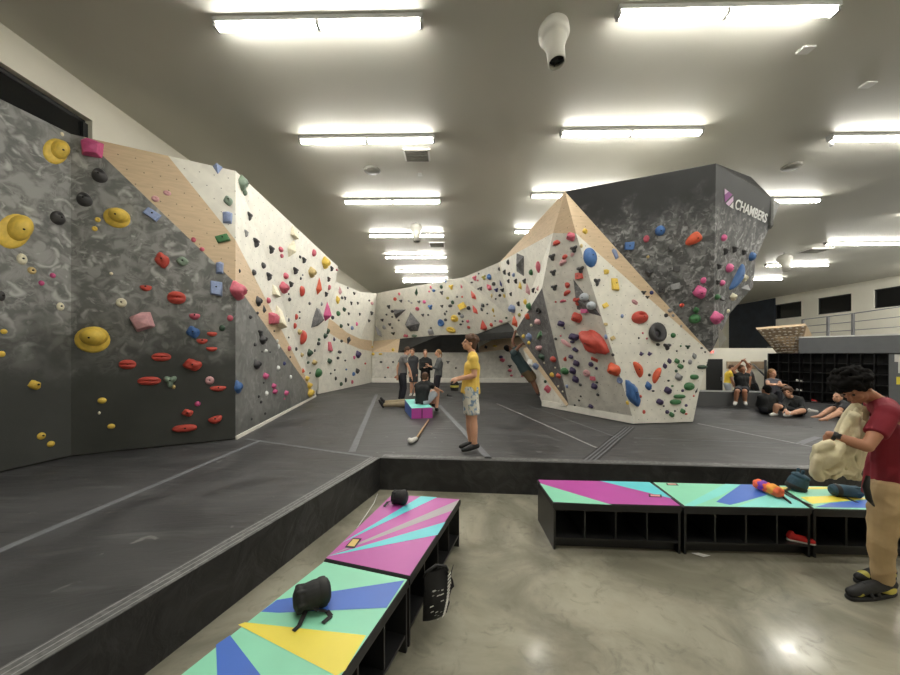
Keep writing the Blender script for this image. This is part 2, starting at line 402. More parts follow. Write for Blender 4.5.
for k, (x, y, lab) in enumerate(fixt):
    far = 2.65 if x < 14 else 2.9
    r = empty('ceiling_light', (x, y, CEIL_Z), lab or 'unseen twin tube strip light added for its light', 'ceiling light', 'twin strip lights' if lab else 'strip lights out of view')
    r.rotation_euler.z = -YAW
    m = MB(); m.box((0, 0, -0.03), (far, 0.13, 0.06), 'lamp_housing')
    for sx in (-1, 0, 1): m.box((sx*(far/2-0.02), 0, -0.085), (0.035, 0.1, 0.06), 'lamp_housing')
    m.build('housing', r)
    for sx in (-1, 1):
        m = MB(); h = far/2-0.09; c = sx*(far/4)
        prof = [(-0.05, -0.066), (-0.047, -0.098), (-0.025, -0.116), (0.025, -0.116), (0.047, -0.098), (0.05, -0.066)]
        a, b = c-h/2, c+h/2
        for j in range(len(prof)-1):
            (ya, za), (yb, zb) = prof[j], prof[j+1]
            m.poly([(a, ya, za), (b, ya, za), (b, yb, zb), (a, yb, zb)], 'tube_glow')
        m.poly([(a, p[0], p[1]) for p in prof][::-1], 'tube_glow'); m.poly([(b, p[0], p[1]) for p in prof], 'tube_glow')
        m.build('tube', r)
# vents, speakers, fans on the ceiling
def C(px, py, z=CEIL_Z): return P(px, py, F*(z-HC)/(HY-py))
for (px, py, w, h, lab) in ((417, 154, 0.55, 0.42, 'square grey ceiling vent behind the second strip light'), (437, 244, 0.6, 0.5, 'small ceiling vent beside the far white fan'), (815, 250, 0.9, 0.6, 'long ceiling vent over the windows side')):
    c = C(px, py); r = empty('ceiling_vent', c, lab, 'vent', 'ceiling vents')
    m = MB(); m.box((0, 0, -0.015), (w, h, 0.03), 'lamp_white'); m.build('frame', r)
    m = MB()
    for q in range(6): m.box((0, -h/2+h*(q+0.5)/6, -0.04), (w*0.86, h*0.09, 0.02), 'vent_grey')
    m.build('grille', r)
for (px, py, lab) in ((372, 170, 'round ceiling speaker left of the square vent'), (792, 166, 'round ceiling speaker near the dark boulder corner')):
    m = MB(); m.lathe(C(px, py), [(0.0, -0.05), (0.16, -0.045), (0.19, -0.02), (0.19, 0.0)], 'vent_grey'); tag(m.build('ceiling_speaker'), lab, 'speaker', 'ceiling speakers')
for (px, py, lab) in ((806, 49, 'white square cover plate on the ceiling near the front'), (868, 84, 'small white cover plate on the ceiling'), (420, 174, 'tiny white cover plate under the square vent')):
    m = MB(); m.box(C(px, py)-Vector((0, 0, 0.012)), (0.16 if px != 420 else 0.1, 0.12, 0.024), 'lamp_white'); tag(m.build('cover_plate'), lab, 'cover plate', 'ceiling plates')
def fan(c, s, lab):
    r = empty('ceiling_fan', c, lab, 'ceiling fan', 'white cone fans')
    q = Vector((0, 0, 0)); ax = Vector((0.05, -0.12, -1))
    m = MB(); m.lathe(q+Vector((0, 0, -.10*s)), [(0.05, 0), (0.15, 0.01), (0.185, 0.06), (0.19, 0.15), (0.165, 0.20), (0.15, 0.205), (0.145, 0.24), (0.11, 0.34), (0.105, 0.54), (0.095, 0.54), (0.09, 0.5)] if s == 1 else [(a*s, b*s) for a, b in [(0.05, 0), (0.15, 0.01), (0.185, 0.06), (0.19, 0.15), (0.15, 0.2), (0.11, 0.34), (0.105, 0.54), (0.09, 0.5)]], 'fan_plastic', ax, 28); m.build('housing', r)
    m = MB(); m.lathe(q+Vector((0, 0, -.10*s)), [(0.0, 0.47*s), (0.092*s, 0.47*s)], 'black_metal', ax, 24)
    e = q+Vector((0, 0, -.1*s))+ax.normalized()*0.5*s
    m.tube([e-Vector((0.09*s, 0, 0)), e+Vector((0.09*s, 0, 0))], 0.008*s, 'black_metal'); m.tube([e-Vector((0, 0.09*s, 0)), e+Vector((0, 0.09*s, 0))], 0.008*s, 'black_metal')
    m.build('grille', r)
    m = MB(); m.tube([q, q+Vector((0, 0, -0.12*s))], 0.012, 'steel_grey'); m.build('bracket', r)
fan(C(553, 17), 1, 'white cone shaped fan hanging from the ceiling near the front')
fan(C(416, 222), 1.05, 'white cone fan between far strip lights over the open mat')
fan(C(784, 252), 1.3, 'white cone fan beyond the boulder near the windows')
m = MB(); b = C(839, 138)
m.tube([b+Vector((0.05, 0, -0.02)), b+Vector((-0.08, -0.02, -0.05)), b+Vector((-0.22, -0.05, -0.1))], 0.03, 'lamp_white'); m.tube([b+Vector((-0.22, -0.05, -0.1)), b+Vector((-0.2, -0.05, -0.2))], 0.035, 'lamp_white')
tag(m.build('security_camera'), 'small white camera on the ceiling at the end of a strip light', 'camera')

# ------------------------------------------------------------------ crash mat
C0 = PZ(380, 458, MAT_Z); CL = PZ(20, 675, MAT_Z); CR = PZ(840, 470, MAT_Z)
dl = (CL-C0).normalized(); dr = (CR-C0).normalized()
CLx = C0+dl*((C0.y+2.4)/-dl.y); CRx = C0+dr*15.0
outline = [C0, CRx, Vector((14.6, 6.2, MAT_Z)), Vector((12.6, 9.4, MAT_Z)), Vector((10.5, 12.6, MAT_Z)), Vector((7.0, 12.4, MAT_Z)), Vector((5.0, 17.9, MAT_Z)), Vector((-5.4, 17.9, MAT_Z)), Vector((wl(-2.4)+.02, -2.4, MAT_Z)), CLx]
mat_root = empty('crash_mat', (C0.x, C0.y, 0), 'huge dark grey vinyl crash mat covering the floor under the climbing walls', 'crash mat')
mat_root.location = (0, 0, 0)
m = MB(); m.poly(outline, 'mat_vinyl'); m.build('top_cover', mat_root)
m = MB()
for k in range(len(outline)):
    a, b = outline[k], outline[(k+1) % len(outline)]
    for j in range(8):
        p, q = a.lerp(b, j/8), a.lerp(b, (j+1)/8)
        m.poly([p, Vector((p.x, p.y, 0.0)), Vector((q.x, q.y, 0.0)), q], 'mat_side_vinyl')
m.build('side_cover', mat_root)
def strip(name, pts, w, mat, lift=0.004, parent=mat_root):
    """flat band of width w along points, with a little thickness, wavering slightly"""
    m = MB(); up = Vector((0, 0, 1))
    res = []
    for k in range(len(pts)-1):
        n = max(2, int((pts[k+1]-pts[k]).length/0.35))
        for j in range(n): res.append(pts[k].lerp(pts[k+1], j/n))
    res.append(pts[-1])
    L_, R_ = [], []
    for k, p in enumerate(res):
        d = (res[min(k+1, len(res)-1)]-res[max(k-1, 0)]).normalized(); s = d.cross(up)
        o = noise.noise(p*1.7)*0.012; ww = w*(1+0.12*noise.noise(p*2.3+Vector((5, 0, 0))))
        L_.append(p+s*(ww/2+o)+up*lift); R_.append(p-s*(ww/2-o)+up*lift)
    for k in range(len(res)-1):
        m.poly([R_[k], L_[k], L_[k+1], R_[k+1]][::-1], mat)
        m.poly([L_[k]-up*lift, L_[k+1]-up*lift, L_[k+1], L_[k]], mat); m.poly([R_[k], R_[k+1], R_[k+1]-up*lift, R_[k]-up*lift], mat)
    return m.build(name, parent)
inn = Vector((-dl.y, dl.x, 0)); inn = -inn if inn.x > 0 else inn
inr = Vector((-dr.y, dr.x, 0)); inr = -inr if inr.y < 0 else inr
strip('edge_band', [C0+inn*0.07, CLx+inn*0.07], 0.14, 'mat_band_webbing')
strip('edge_band', [C0+inr*0.06+dl*-0.05, CRx+inr*0.06], 0.12, 'mat_band_webbing')
for k in range(3):
    strip('stitching', [C0+inn*(0.03+0.045*k), CLx+inn*(0.03+0.045*k)], 0.006, 'seam_pale', 0.006)
ZM = lambda px, py: PZ(px, py, MAT_Z)
for a, b, w, mat in [((-40, 568), (258, 441.5), .075, 'seam_grey'), ((246, 439), (372, 457), .05, 'seam_grey'), ((376.5, 394.5), (352, 452), .1, 'seam_grey'), ((439, 405), (489, 459), .1, 'seam_grey'),
        ((497, 403.6), (597, 448), .035, 'seam_pale'), ((530, 406), (620, 438.6), .02, 'seam_grey'), ((698, 423.5), (820, 448.5), .04, 'seam_pale'), ((818, 437), (800, 443.5), .1, 'seam_grey'), ((634, 438), (803, 444.5), .02, 'seam_grey'),
        ((713, 423.5), (812, 427.5), .02, 'seam_grey'), ((700, 406.5), (760, 406), .03, 'seam_grey')]:
    strip('seam_strip', [ZM(*a), ZM(*b)], w, mat)
a, b = ZM(630, 427), ZM(589, 461)
strip('seam_strip', [a, b], .2, 'seam_dark', 0.003)
for k in (-1, 0, 1): strip('stitching', [a+Vector((.07*k, 0, 0)), b+Vector((.07*k, 0, 0))], .022, 'seam_grey', 0.006)
# raised pad at the far right
m = MB(); p = PZ(694, 406, MAT_Z); q = PZ(790, 408, MAT_Z)
m.slab([p, q, q+Vector((0, 0, .41)), p+Vector((0, 0, .41))], 'steel_grey', Vector((0, -1, 0)), 0.5)
plain('pad_grey', rgb(96, 97, 98), 0.6, 0.08, 2.0)
m.m = ['pad_grey']*len(m.m)
tag(m.build('padded_bench'), 'long grey padded block beside the door at the far end of the mat', 'padded block')

# ------------------------------------------------------------------ climbing walls
PAN = {}
def frame(name, a, b, c):
    """plane through three points: origin, u along, v up, n towards the lens"""
    a, b, c = Vector(a), Vector(b), Vector(c); n = (b-a).cross(c-a).normalized()
    if n.dot(Vector((0, 0, HC))-a) < 0: n.negate()
    v = (Vector((0, 0, 1))-n*n.z).normalized(); u = v.cross(n)
    PAN[name] = (a, u, v, n); return PAN[name]
def on(name, px, py):
    o, u, v, n = PAN[name]; d = ray(px, py); t = (o-Vector((0, 0, HC))).dot(n)/d.dot(n)
    return Vector((0, 0, HC))+d*t
def wallpart(parent, fr, pts, mat, label=None, t=0.06, name='panel'):
    o, u, v, n = PAN[fr]; m = MB(); m.slab(pts, mat, n, t, (o, u, v), mat); ob = m.build(name, parent)
    if label: ob['label'] = label
    return ob
TOP = 5.1
S1, S2 = PZ(71, 456.7, MAT_Z), PZ(235.5, 439.5, MAT_Z); B3 = PZ(315.5, 396.8, MAT_Z); S0 = PZ(-6, 474.5, MAT_Z)
up = lambda p, z: Vector((p.x, p.y, z))
left = empty('climbing_wall', (0, 0, 0), 'tall dark and white climbing wall along the left side with a plywood stripe', 'climbing wall')
frame('W0', S0, Vector((wl(-2)+.16, -2.0, MAT_Z)), up(S0, TOP)); frame('W1', S1, S0, up(S1, TOP)); frame('W2', S1, S2, up(S2, TOP))
zb = 0.47
wallpart(left, 'W0', [up(S0, zb), Vector((wl(-2)+.16, -2, zb)), Vector((wl(-2)+.16, -2, TOP)), up(S0, TOP)], 'dark_wall_paint')
wallpart(left, 'W1', [up(S0, zb), up(S1, zb), up(S1, TOP), up(S0, TOP)], 'dark_wall_paint')
def topx(fr, px):                                # point of the panel's top edge in column px
    o, u, v, n = PAN[fr]; p = on(fr, px, 200); return up(p, TOP)
def edge(s, py): return up(s, HC-(py-HY)/F*s.y)  # point of a vertical edge in row py
E1, E2 = edge(S2, 283), edge(S2, 240)
wallpart(left, 'W2', [up(S1, zb), up(S2, zb), E1, topx('W2', 83), up(S1, TOP)], 'dark_wall_paint')
wallpart(left, 'W2', [E1, E2, topx('W2', 168), topx('W2', 83)], 'plywood_face', 'bare plywood stripe')
wallpart(left, 'W2', [E2, up(S2, TOP), topx('W2', 168)], 'white_panel_paint', 'white painted top corner')
D3 = P(338, 266.5, 12.3)
frame('W3', S2, B3, up(S2, TOP)); frame('W3b', up(S2, TOP), B3, D3)
B3u = up(B3, zb)
wallpart(left, 'W3', [up(S2, zb), B3u, E1], 'mid_grey_paint', 'scuffed mid grey triangle')
wallpart(left, 'W3', [E1, B3u, E2], 'plywood_face', 'bare plywood stripe')
wallpart(left, 'W3', [E2, B3u, up(S2, TOP)], 'white_panel_paint', 'white painted panel')
wallpart(left, 'W3b', [up(S2, TOP), B3u, D3], 'white_panel_paint', 'white painted panel')
m = MB(); e = Vector((wl(12.6)+.05, 13.0, 0)); m.poly([B3u, up(e, zb), up(e, D3.z), D3], 'white_panel_paint'); m.build('return_panel', left)
m = MB(); o, u, v, n = PAN['W3']; m.slab([S2+n*.03, B3+n*.03, B3+n*.03+v*.06, S2+n*.03+v*.06], 'kick_paint', n, .03); m.build('kick_board', left)

corner = empty('climbing_wall', (0, 0, 0), 'white climbing wall section in the back corner with a plywood band', 'climbing wall')
A4 = Vector((-4.80, 12.35, zb)); B4 = PZ(360, 385.5, MAT_Z); C4 = PZ(372, 382.6, MAT_Z)
T4 = 4.85
frame('W4', A4, B4, up(A4, T4)); frame('W4c', B4, C4, up(B4, T4))
F4 = lambda x, y: on('W4', x, y)
F4c = lambda x, y: on('W4c', x, y)
eB = lambda y: edge(B4, y)
eC = lambda y: edge(C4, y)
bx = CX+B4.x/B4.y*F
wallpart(corner, 'W4', [up(A4, T4), up(B4, T4), eB(338.8), F4(347, 332.6), F4(335, 322.5), F4(320, 312)], 'white_panel_paint')
wallpart(corner, 'W4', [eB(338.8), eB(349), F4(342.8, 341.6), F4(334, 336), F4(320, 327), F4(320, 312), F4(335, 322.5), F4(347, 332.6)], 'plywood_face', 'bare plywood band')
wallpart(corner, 'W4', [eB(349), up(B4, zb), A4, F4(320, 327), F4(334, 336), F4(342.8, 341.6)], 'white_panel_paint')
Ct = P(377, 293.6, 17.3)
wallpart(corner, 'W4c', [up(B4, T4), Ct, eC(340.7), eB(338.8)], 'white_panel_paint')
wallpart(corner, 'W4c', [eB(338.8), eC(340.7), eC(351.3), eB(349)], 'plywood_face', 'bare plywood band')
wallpart(corner, 'W4c', [eB(349), eC(351.3), up(C4, zb), up(B4, zb)], 'white_panel_paint')

back = empty('climbing_wall', (0, 0, 0), 'white overhanging climbing wall across the back with a dark cave beneath', 'climbing wall')
bt0 = P(377, 293.4, 17.28)
bt1 = P(406, 288, 15.9); bt2 = P(462, 278, 13.9); bt3 = P(500, 262, 11.6)
l0 = P(374.5, 341, 17.2); l1 = P(400, 338.7, 16.5); l2 = P(441, 335, 15.9); l3 = P(477, 334, 15.0); l4 = P(508, 322.7, 12.6); l5 = P(513, 319, 12.1)
frame('Upl', bt0, bt2, l2)
bt1 = on('Upl', 406, 288); l0 = on('Upl', 373.5, 341); l1 = on('Upl', 400, 338.7)
print('back wall', [tuple(round(c, 2) for c in p) for p in (bt0, bt1, bt2, l0, l1, l2)])
def tri(parent, nm, a, b, c, mat, label=None, t=0.05, name='panel'):
    frame(nm, a, b, c); return wallpart(parent, nm, [a, b, c], mat, label, t, name)
tri(back, 'U0', bt0, bt1, l0, 'white_panel_paint'); tri(back, 'U1a', l0, bt1, l1, 'white_panel_paint')
tri(back, 'U1', l1, bt1, l2, 'white_panel_paint'); tri(back, 'U1b', bt1, bt2, l2, 'white_panel_paint')
tri(back, 'U2', l2, bt2, l3, 'white_panel_paint'); tri(back, 'U2b', l3, bt2, l5, 'white_panel_paint')
tri(back, 'U3', bt2, bt3, l5, 'dull_shaded_panel', 'duller triangular panel')
tri(back, 'U4', l3, l5, l4, 'white_panel_paint')
r0 = P(515.6, 331.5, 11.8); r1 = P(514, 337, 12.0); r2 = P(478, 341.5, 15.2)
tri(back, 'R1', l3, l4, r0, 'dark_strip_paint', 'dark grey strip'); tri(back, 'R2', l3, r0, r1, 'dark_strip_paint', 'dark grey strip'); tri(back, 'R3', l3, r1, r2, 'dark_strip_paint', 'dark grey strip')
# the cave: dark soffit falling back to the lower wall
cy = 17.35
w0 = P(372, 352, cy); w1 = P(398, 352.5, cy); w2 = P(441, 352.5, cy); w3 = P(479, 352.5, cy)
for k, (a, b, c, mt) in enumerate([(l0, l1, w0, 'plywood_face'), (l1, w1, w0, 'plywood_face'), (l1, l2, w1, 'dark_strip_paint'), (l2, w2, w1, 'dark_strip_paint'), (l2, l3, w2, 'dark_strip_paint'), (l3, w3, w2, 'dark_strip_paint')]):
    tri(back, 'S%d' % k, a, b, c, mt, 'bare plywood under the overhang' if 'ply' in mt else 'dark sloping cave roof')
q1 = P(478, 341.5, cy); q2 = P(545, 334.5, cy); q3 = P(545, 345, cy); q4 = P(479, 352.5, cy)
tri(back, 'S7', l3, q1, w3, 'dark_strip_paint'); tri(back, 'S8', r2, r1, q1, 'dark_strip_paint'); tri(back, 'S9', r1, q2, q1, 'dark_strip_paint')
b0, b1 = P(372, 382.8, cy), P(545, 383, cy)
b0.z = b1.z = zb
frame('LW', b0, b1, P(441, 352.5, cy))
wallpart(back, 'LW', [b0, b1, q3, w3, w2, w1, w0], 'dull_shaded_panel', 'lower wall of the cave')  # white wall with the cave's shade put into its colour
wallpart(back, 'LW', [q3, q2, P(492, 340, cy), P(479, 347, cy), w3], 'plywood_face', 'bare plywood band')
wallpart(back, 'LW', [P(479, 347, cy), P(492, 340, cy), q1], 'white_panel_paint')
m = MB(); m.box(((b0.x+b1.x)/2, cy-.06, zb+.11), (b1.x-b0.x, .1, .22), 'kick_paint'); m.build('kick_board', back)

# free standing boulder
boul = empty('climbing_boulder', (0, 0, 0), 'big faceted free standing boulder with grey overhang, plywood edges and white lettering', 'climbing boulder')
G1 = PZ(543, 406.7, MAT_Z); G2 = PZ(634.5, 424.5, MAT_Z); G3 = PZ(693, 422.7, MAT_Z)
frame('F0', G2, G3, up(G2, 3))
AP = on('F0', 565, 191.5); N1 = on('F0', 576, 233.5); TIP = on('F0', 710, 352.5); R0b = on('F0', 700, 388)
G2u, G3u, G1u = up(G2, zb), up(G3, zb), up(G1, zb)
wallpart(boul, 'F0', [N1, G2u, G3u, R0b, TIP], 'white_panel_paint', 'white face')
wallpart(boul, 'F0', [AP, N1, TIP], 'plywood_face', 'bare plywood wedge')
TZ = AP.z
d1 = P(716, 163.5, F*(TZ-HC)/(HY-163.5)); d2 = P(751, 177, F*(TZ-HC)/(HY-177)); d3 = P(771, 197, F*(TZ-HC)/(HY-197)); d4 = P(780, 203, F*(TZ-HC)/(HY-203))
frame('D1', AP, d1, TIP)
TIP2 = on('D1', 713, 349)
wallpart(boul, 'D1', [AP, d1, TIP2, TIP], 'dark_boulder_paint', 'dark overhanging face', .04)
s1 = P(754.5, 260, 7.15); s2 = P(741, 297, 7.25); s3 = P(730, 313, 7.3)
frame('D2', d1, d3, TIP2)
s1, s1m, s2, s3 = on('D2', 755.5, 259), on('D2', 752.8, 287), on('D2', 744, 297), on('D2', 730, 313)
d2 = on('D2', 751, 177)
s0 = on('D2', 768.6, 229.5)
wallpart(boul, 'D2', [d1, d2, d3, s0, s1, s1m, s2, s3, TIP2], 'dark_boulder_paint', 'dark side face with lettering', .04)
s1b = s1+Vector((.25, .5, 0))
d4b = P(771, 226, d4.y-.1)
tri(boul, 'D3', d3, d4, d4b, 'mid_grey_paint', 'pale side panel'); tri(boul, 'D3b', d3, d4b, s0, 'mid_grey_paint', 'pale side panel')
frame('F1', N1, G2, PZ(568, 411.5, MAT_Z))
K1, K2, KB = on('F1', 553, 233), on('F1', 542, 288), up(PZ(568, 411.5, MAT_Z), zb)
KB4 = on('F1', 568.5, 404)
wallpart(boul, 'F1', [K1, N1, G2u, KB, KB4, K2], 'dull_shaded_panel', 'shaded pale grey face')
K3 = P(515.6, 331, 11.8); K5 = bt3+Vector((0, 0, 0))
tri(boul, 'WD1', AP, N1, K1, 'plywood_face', 'bare plywood top', .012); tri(boul, 'WD2', AP, K1, K5, 'plywood_face', 'bare plywood top', .012)
tri(boul, 'F2', K5, K1, K3, 'white_panel_paint'); tri(boul, 'F2b', K1, K2, K3, 'white_panel_paint')
tri(boul, 'F2c', K5, l5, K3, 'white_panel_paint')
V1 = P(527, 347, 10.7); V2 = P(549, 332, 8.75)
tri(boul, 'Ta', K2, K3, V2, 'volume_paint', 'dark faceted volume'); tri(boul, 'Ta2', K3, V1, V2, 'volume_paint', 'dark faceted volume')
tri(boul, 'Tb', K2, V2, KB4, 'volume_paint', 'dark faceted volume'); tri(boul, 'Tc', V1, V2, KB4, 'volume_paint', 'dark faceted volume')
V3 = P(523, 349, 10.85); KBw = P(566, 406, KB4.y+.05)
tri(boul, 'Tw', V1, KB4, V3, 'plywood_face', 'thin plywood strip'); tri(boul, 'Tw2', V3, KB4, KBw, 'plywood_face', 'thin plywood strip')
tri(boul, 'G', V3, KBw, G1u, 'dull_shaded_panel'); tri(boul, 'G2', G1u, KBw, KB, 'dull_shaded_panel')
m = MB(); tb = [AP, d1, d2, d3, d4, Vector((7.2, 11, TZ)), Vector((3.4, 13.0, TZ)), K5]
m.poly(tb, 'vent_grey'); bk1, bk2, bk3 = Vector((7.2, 11, 0)), Vector((5.6, 13.0, 0)), Vector((5.6, 7.6, 0))
loop = [d4, d4b, s0, s1, s1m, s2, s3, TIP2, TIP, R0b, G3u, Vector((6.6, 9.5, zb)), up(bk1, zb), up(bk1, TZ)]; hub = Vector((7.0, 9.8, 2.6))
for k in range(len(loop)): m.poly([loop[k], loop[(k+1) % len(loop)], hub], 'black_laminate')
m.poly([up(bk1, TZ), Vector((3.4, 13, TZ)), Vector((3.4, 13, zb)), up(bk1, zb)], 'black_laminate')
m.build('rear_cladding', boul)
m = MB()
for a, b, fr in ((G1, G2, 'F1'), (G2, G3, 'F0')):
    n = PAN[fr][3]; n = Vector((n.x, n.y, 0)).normalized(); d = (b-a).normalized()
    h = .17 if fr == 'F1' else .0
    if h: m.slab([up(a, zb)+n*.05, up(b, zb)+n*.05, up(b, zb+h)+n*.05, up(a, zb+h)+n*.05], 'kick_paint', n, .12)
m.build('kick_board', boul)
# lettering and mark on the dark side face
o, u, v, n = PAN['D2']
plain('letter_white', rgb(222, 222, 220), 0.6, 0.02); plain('mark_purple', rgb(140, 70, 140), 0.6, 0.02); plain('mark_lilac', rgb(205, 175, 205), 0.6, 0.02)
A_ = on('D2', 733.8, 208.2); B_ = on('D2', 765.4, 222.8); ua = (B_-A_).normalized(); va = n.cross(ua)
M = Matrix((ua, va, n)).transposed().to_4x4(); M.translation = A_+n*.006
hgt = (on('D2', 734.6, 198.2)-A_).length
t = text_mesh('lettering', 'CHAMBERS', hgt*1.4, 'letter_white', M, boul, 1.0)
xs = [(M.inverted() @ vv.co).x for vv in t.data.vertices]; k = (B_-A_).length/max(xs)
for vv in t.data.vertices:
    l = M.inverted() @ vv.co; l.x *= k; vv.co = M @ l
t['label'] = 'white painted word'
Q = lambda x, y: on('D2', x, y)+n*.008
def lerp4(a, b, c, d, s, t_): return Q(*[(a[i]*(1-s)+b[i]*s)*(1-t_)+(d[i]*(1-s)+c[i]*s)*t_ for i in (0, 1)])
tl, tr_, br, bl = (724.2, 188.6), (733, 194.5), (732.8, 209), (724, 203.5)
m = MB()
W = lambda s, t_: lerp4(tl, tr_, br, bl, s, t_)
m.poly([W(0, 0), W(.45, .02), W(0, .42)][::-1], 'mark_lilac'); m.poly([W(.45, .02), W(.9, .05), W(.05, .92), W(0, .42)][::-1], 'mark_purple')
m.poly([W(.98, .12), W(1, .45), W(.5, 1), W(.14, .95)][::-1], 'mark_lilac'); m.poly([W(1, .52), W(1, 1), W(.58, 1)][::-1], 'letter_white')
m.build('painted_mark', boul)['label'] = 'purple and white striped square mark'
# ------------------------------------------------------------------ climbing holds
HC_ = dict(ye=('yellow', (230, 192, 66)), re=('red', (202, 68, 54)), og=('orange', (222, 84, 48)), pk=('pink', (226, 92, 150)), ro=('rose', (205, 88, 108)), mg=('magenta', (206, 74, 132)),
    pu=('purple', (68, 54, 96)), bl=('blue', (58, 104, 168)), lb=('pale blue', (128, 146, 188)), nv=('navy', (44, 48, 110)), gr=('green', (58, 118, 68)), dg=('dark green', (48, 78, 58)), sg=('grey green', (124, 146, 126)),
    dk=('dark grey', (62, 61, 63)), bk=('black', (36, 36, 38)), cr=('cream', (228, 220, 190)), ta=('tan', (198, 172, 108)), wh=('white', (232, 232, 228)), gy=('grey', (146, 146, 148)), sv=('silver', (176, 184, 192)), pp=('pale pink', (216, 158, 162)), ol=('olive', (156, 146, 66)))
for k, (nm, c) in HC_.items(): plain('hold_'+k, rgb(*[x*.86+.14*sum(c)/3 for x in c]), 0.5, 0.14, 5.0, 0.05)
plain('bolt_dark', rgb(40, 38, 36), 0.35, 0.05, metal=0.6)
SH = dict(d='domed', h='saucer-domed', k='doughnut', r='ribbed', j='scooped', b='lumpy', t='three-lobed', w='wedge-shaped', s='shard-shaped', n='bean-shaped', l='bar', o='ring', c='block', e='eye-shaped', p='oval')
REG = dict(W1='the leftmost dark panel', W2='the dark angled left panel', W2p='the left plywood stripe', W2w='the white left top corner', W3='the mid grey left triangle', W3p='the thin left plywood stripe', W3w='the long white left wall',
    W4='the back corner wall', W4c='the narrow corner panel', U='the white back wall', U3='the dull back wall triangle', F2='the white panel above the climber', T='the dark faceted volume', G='the low grey panel behind the climber',
    F1='the shaded boulder face', F0='the white boulder face', F0p='the boulder plywood wedge', D1='the dark boulder overhang', D2='the dark boulder side', LW='the cave wall')
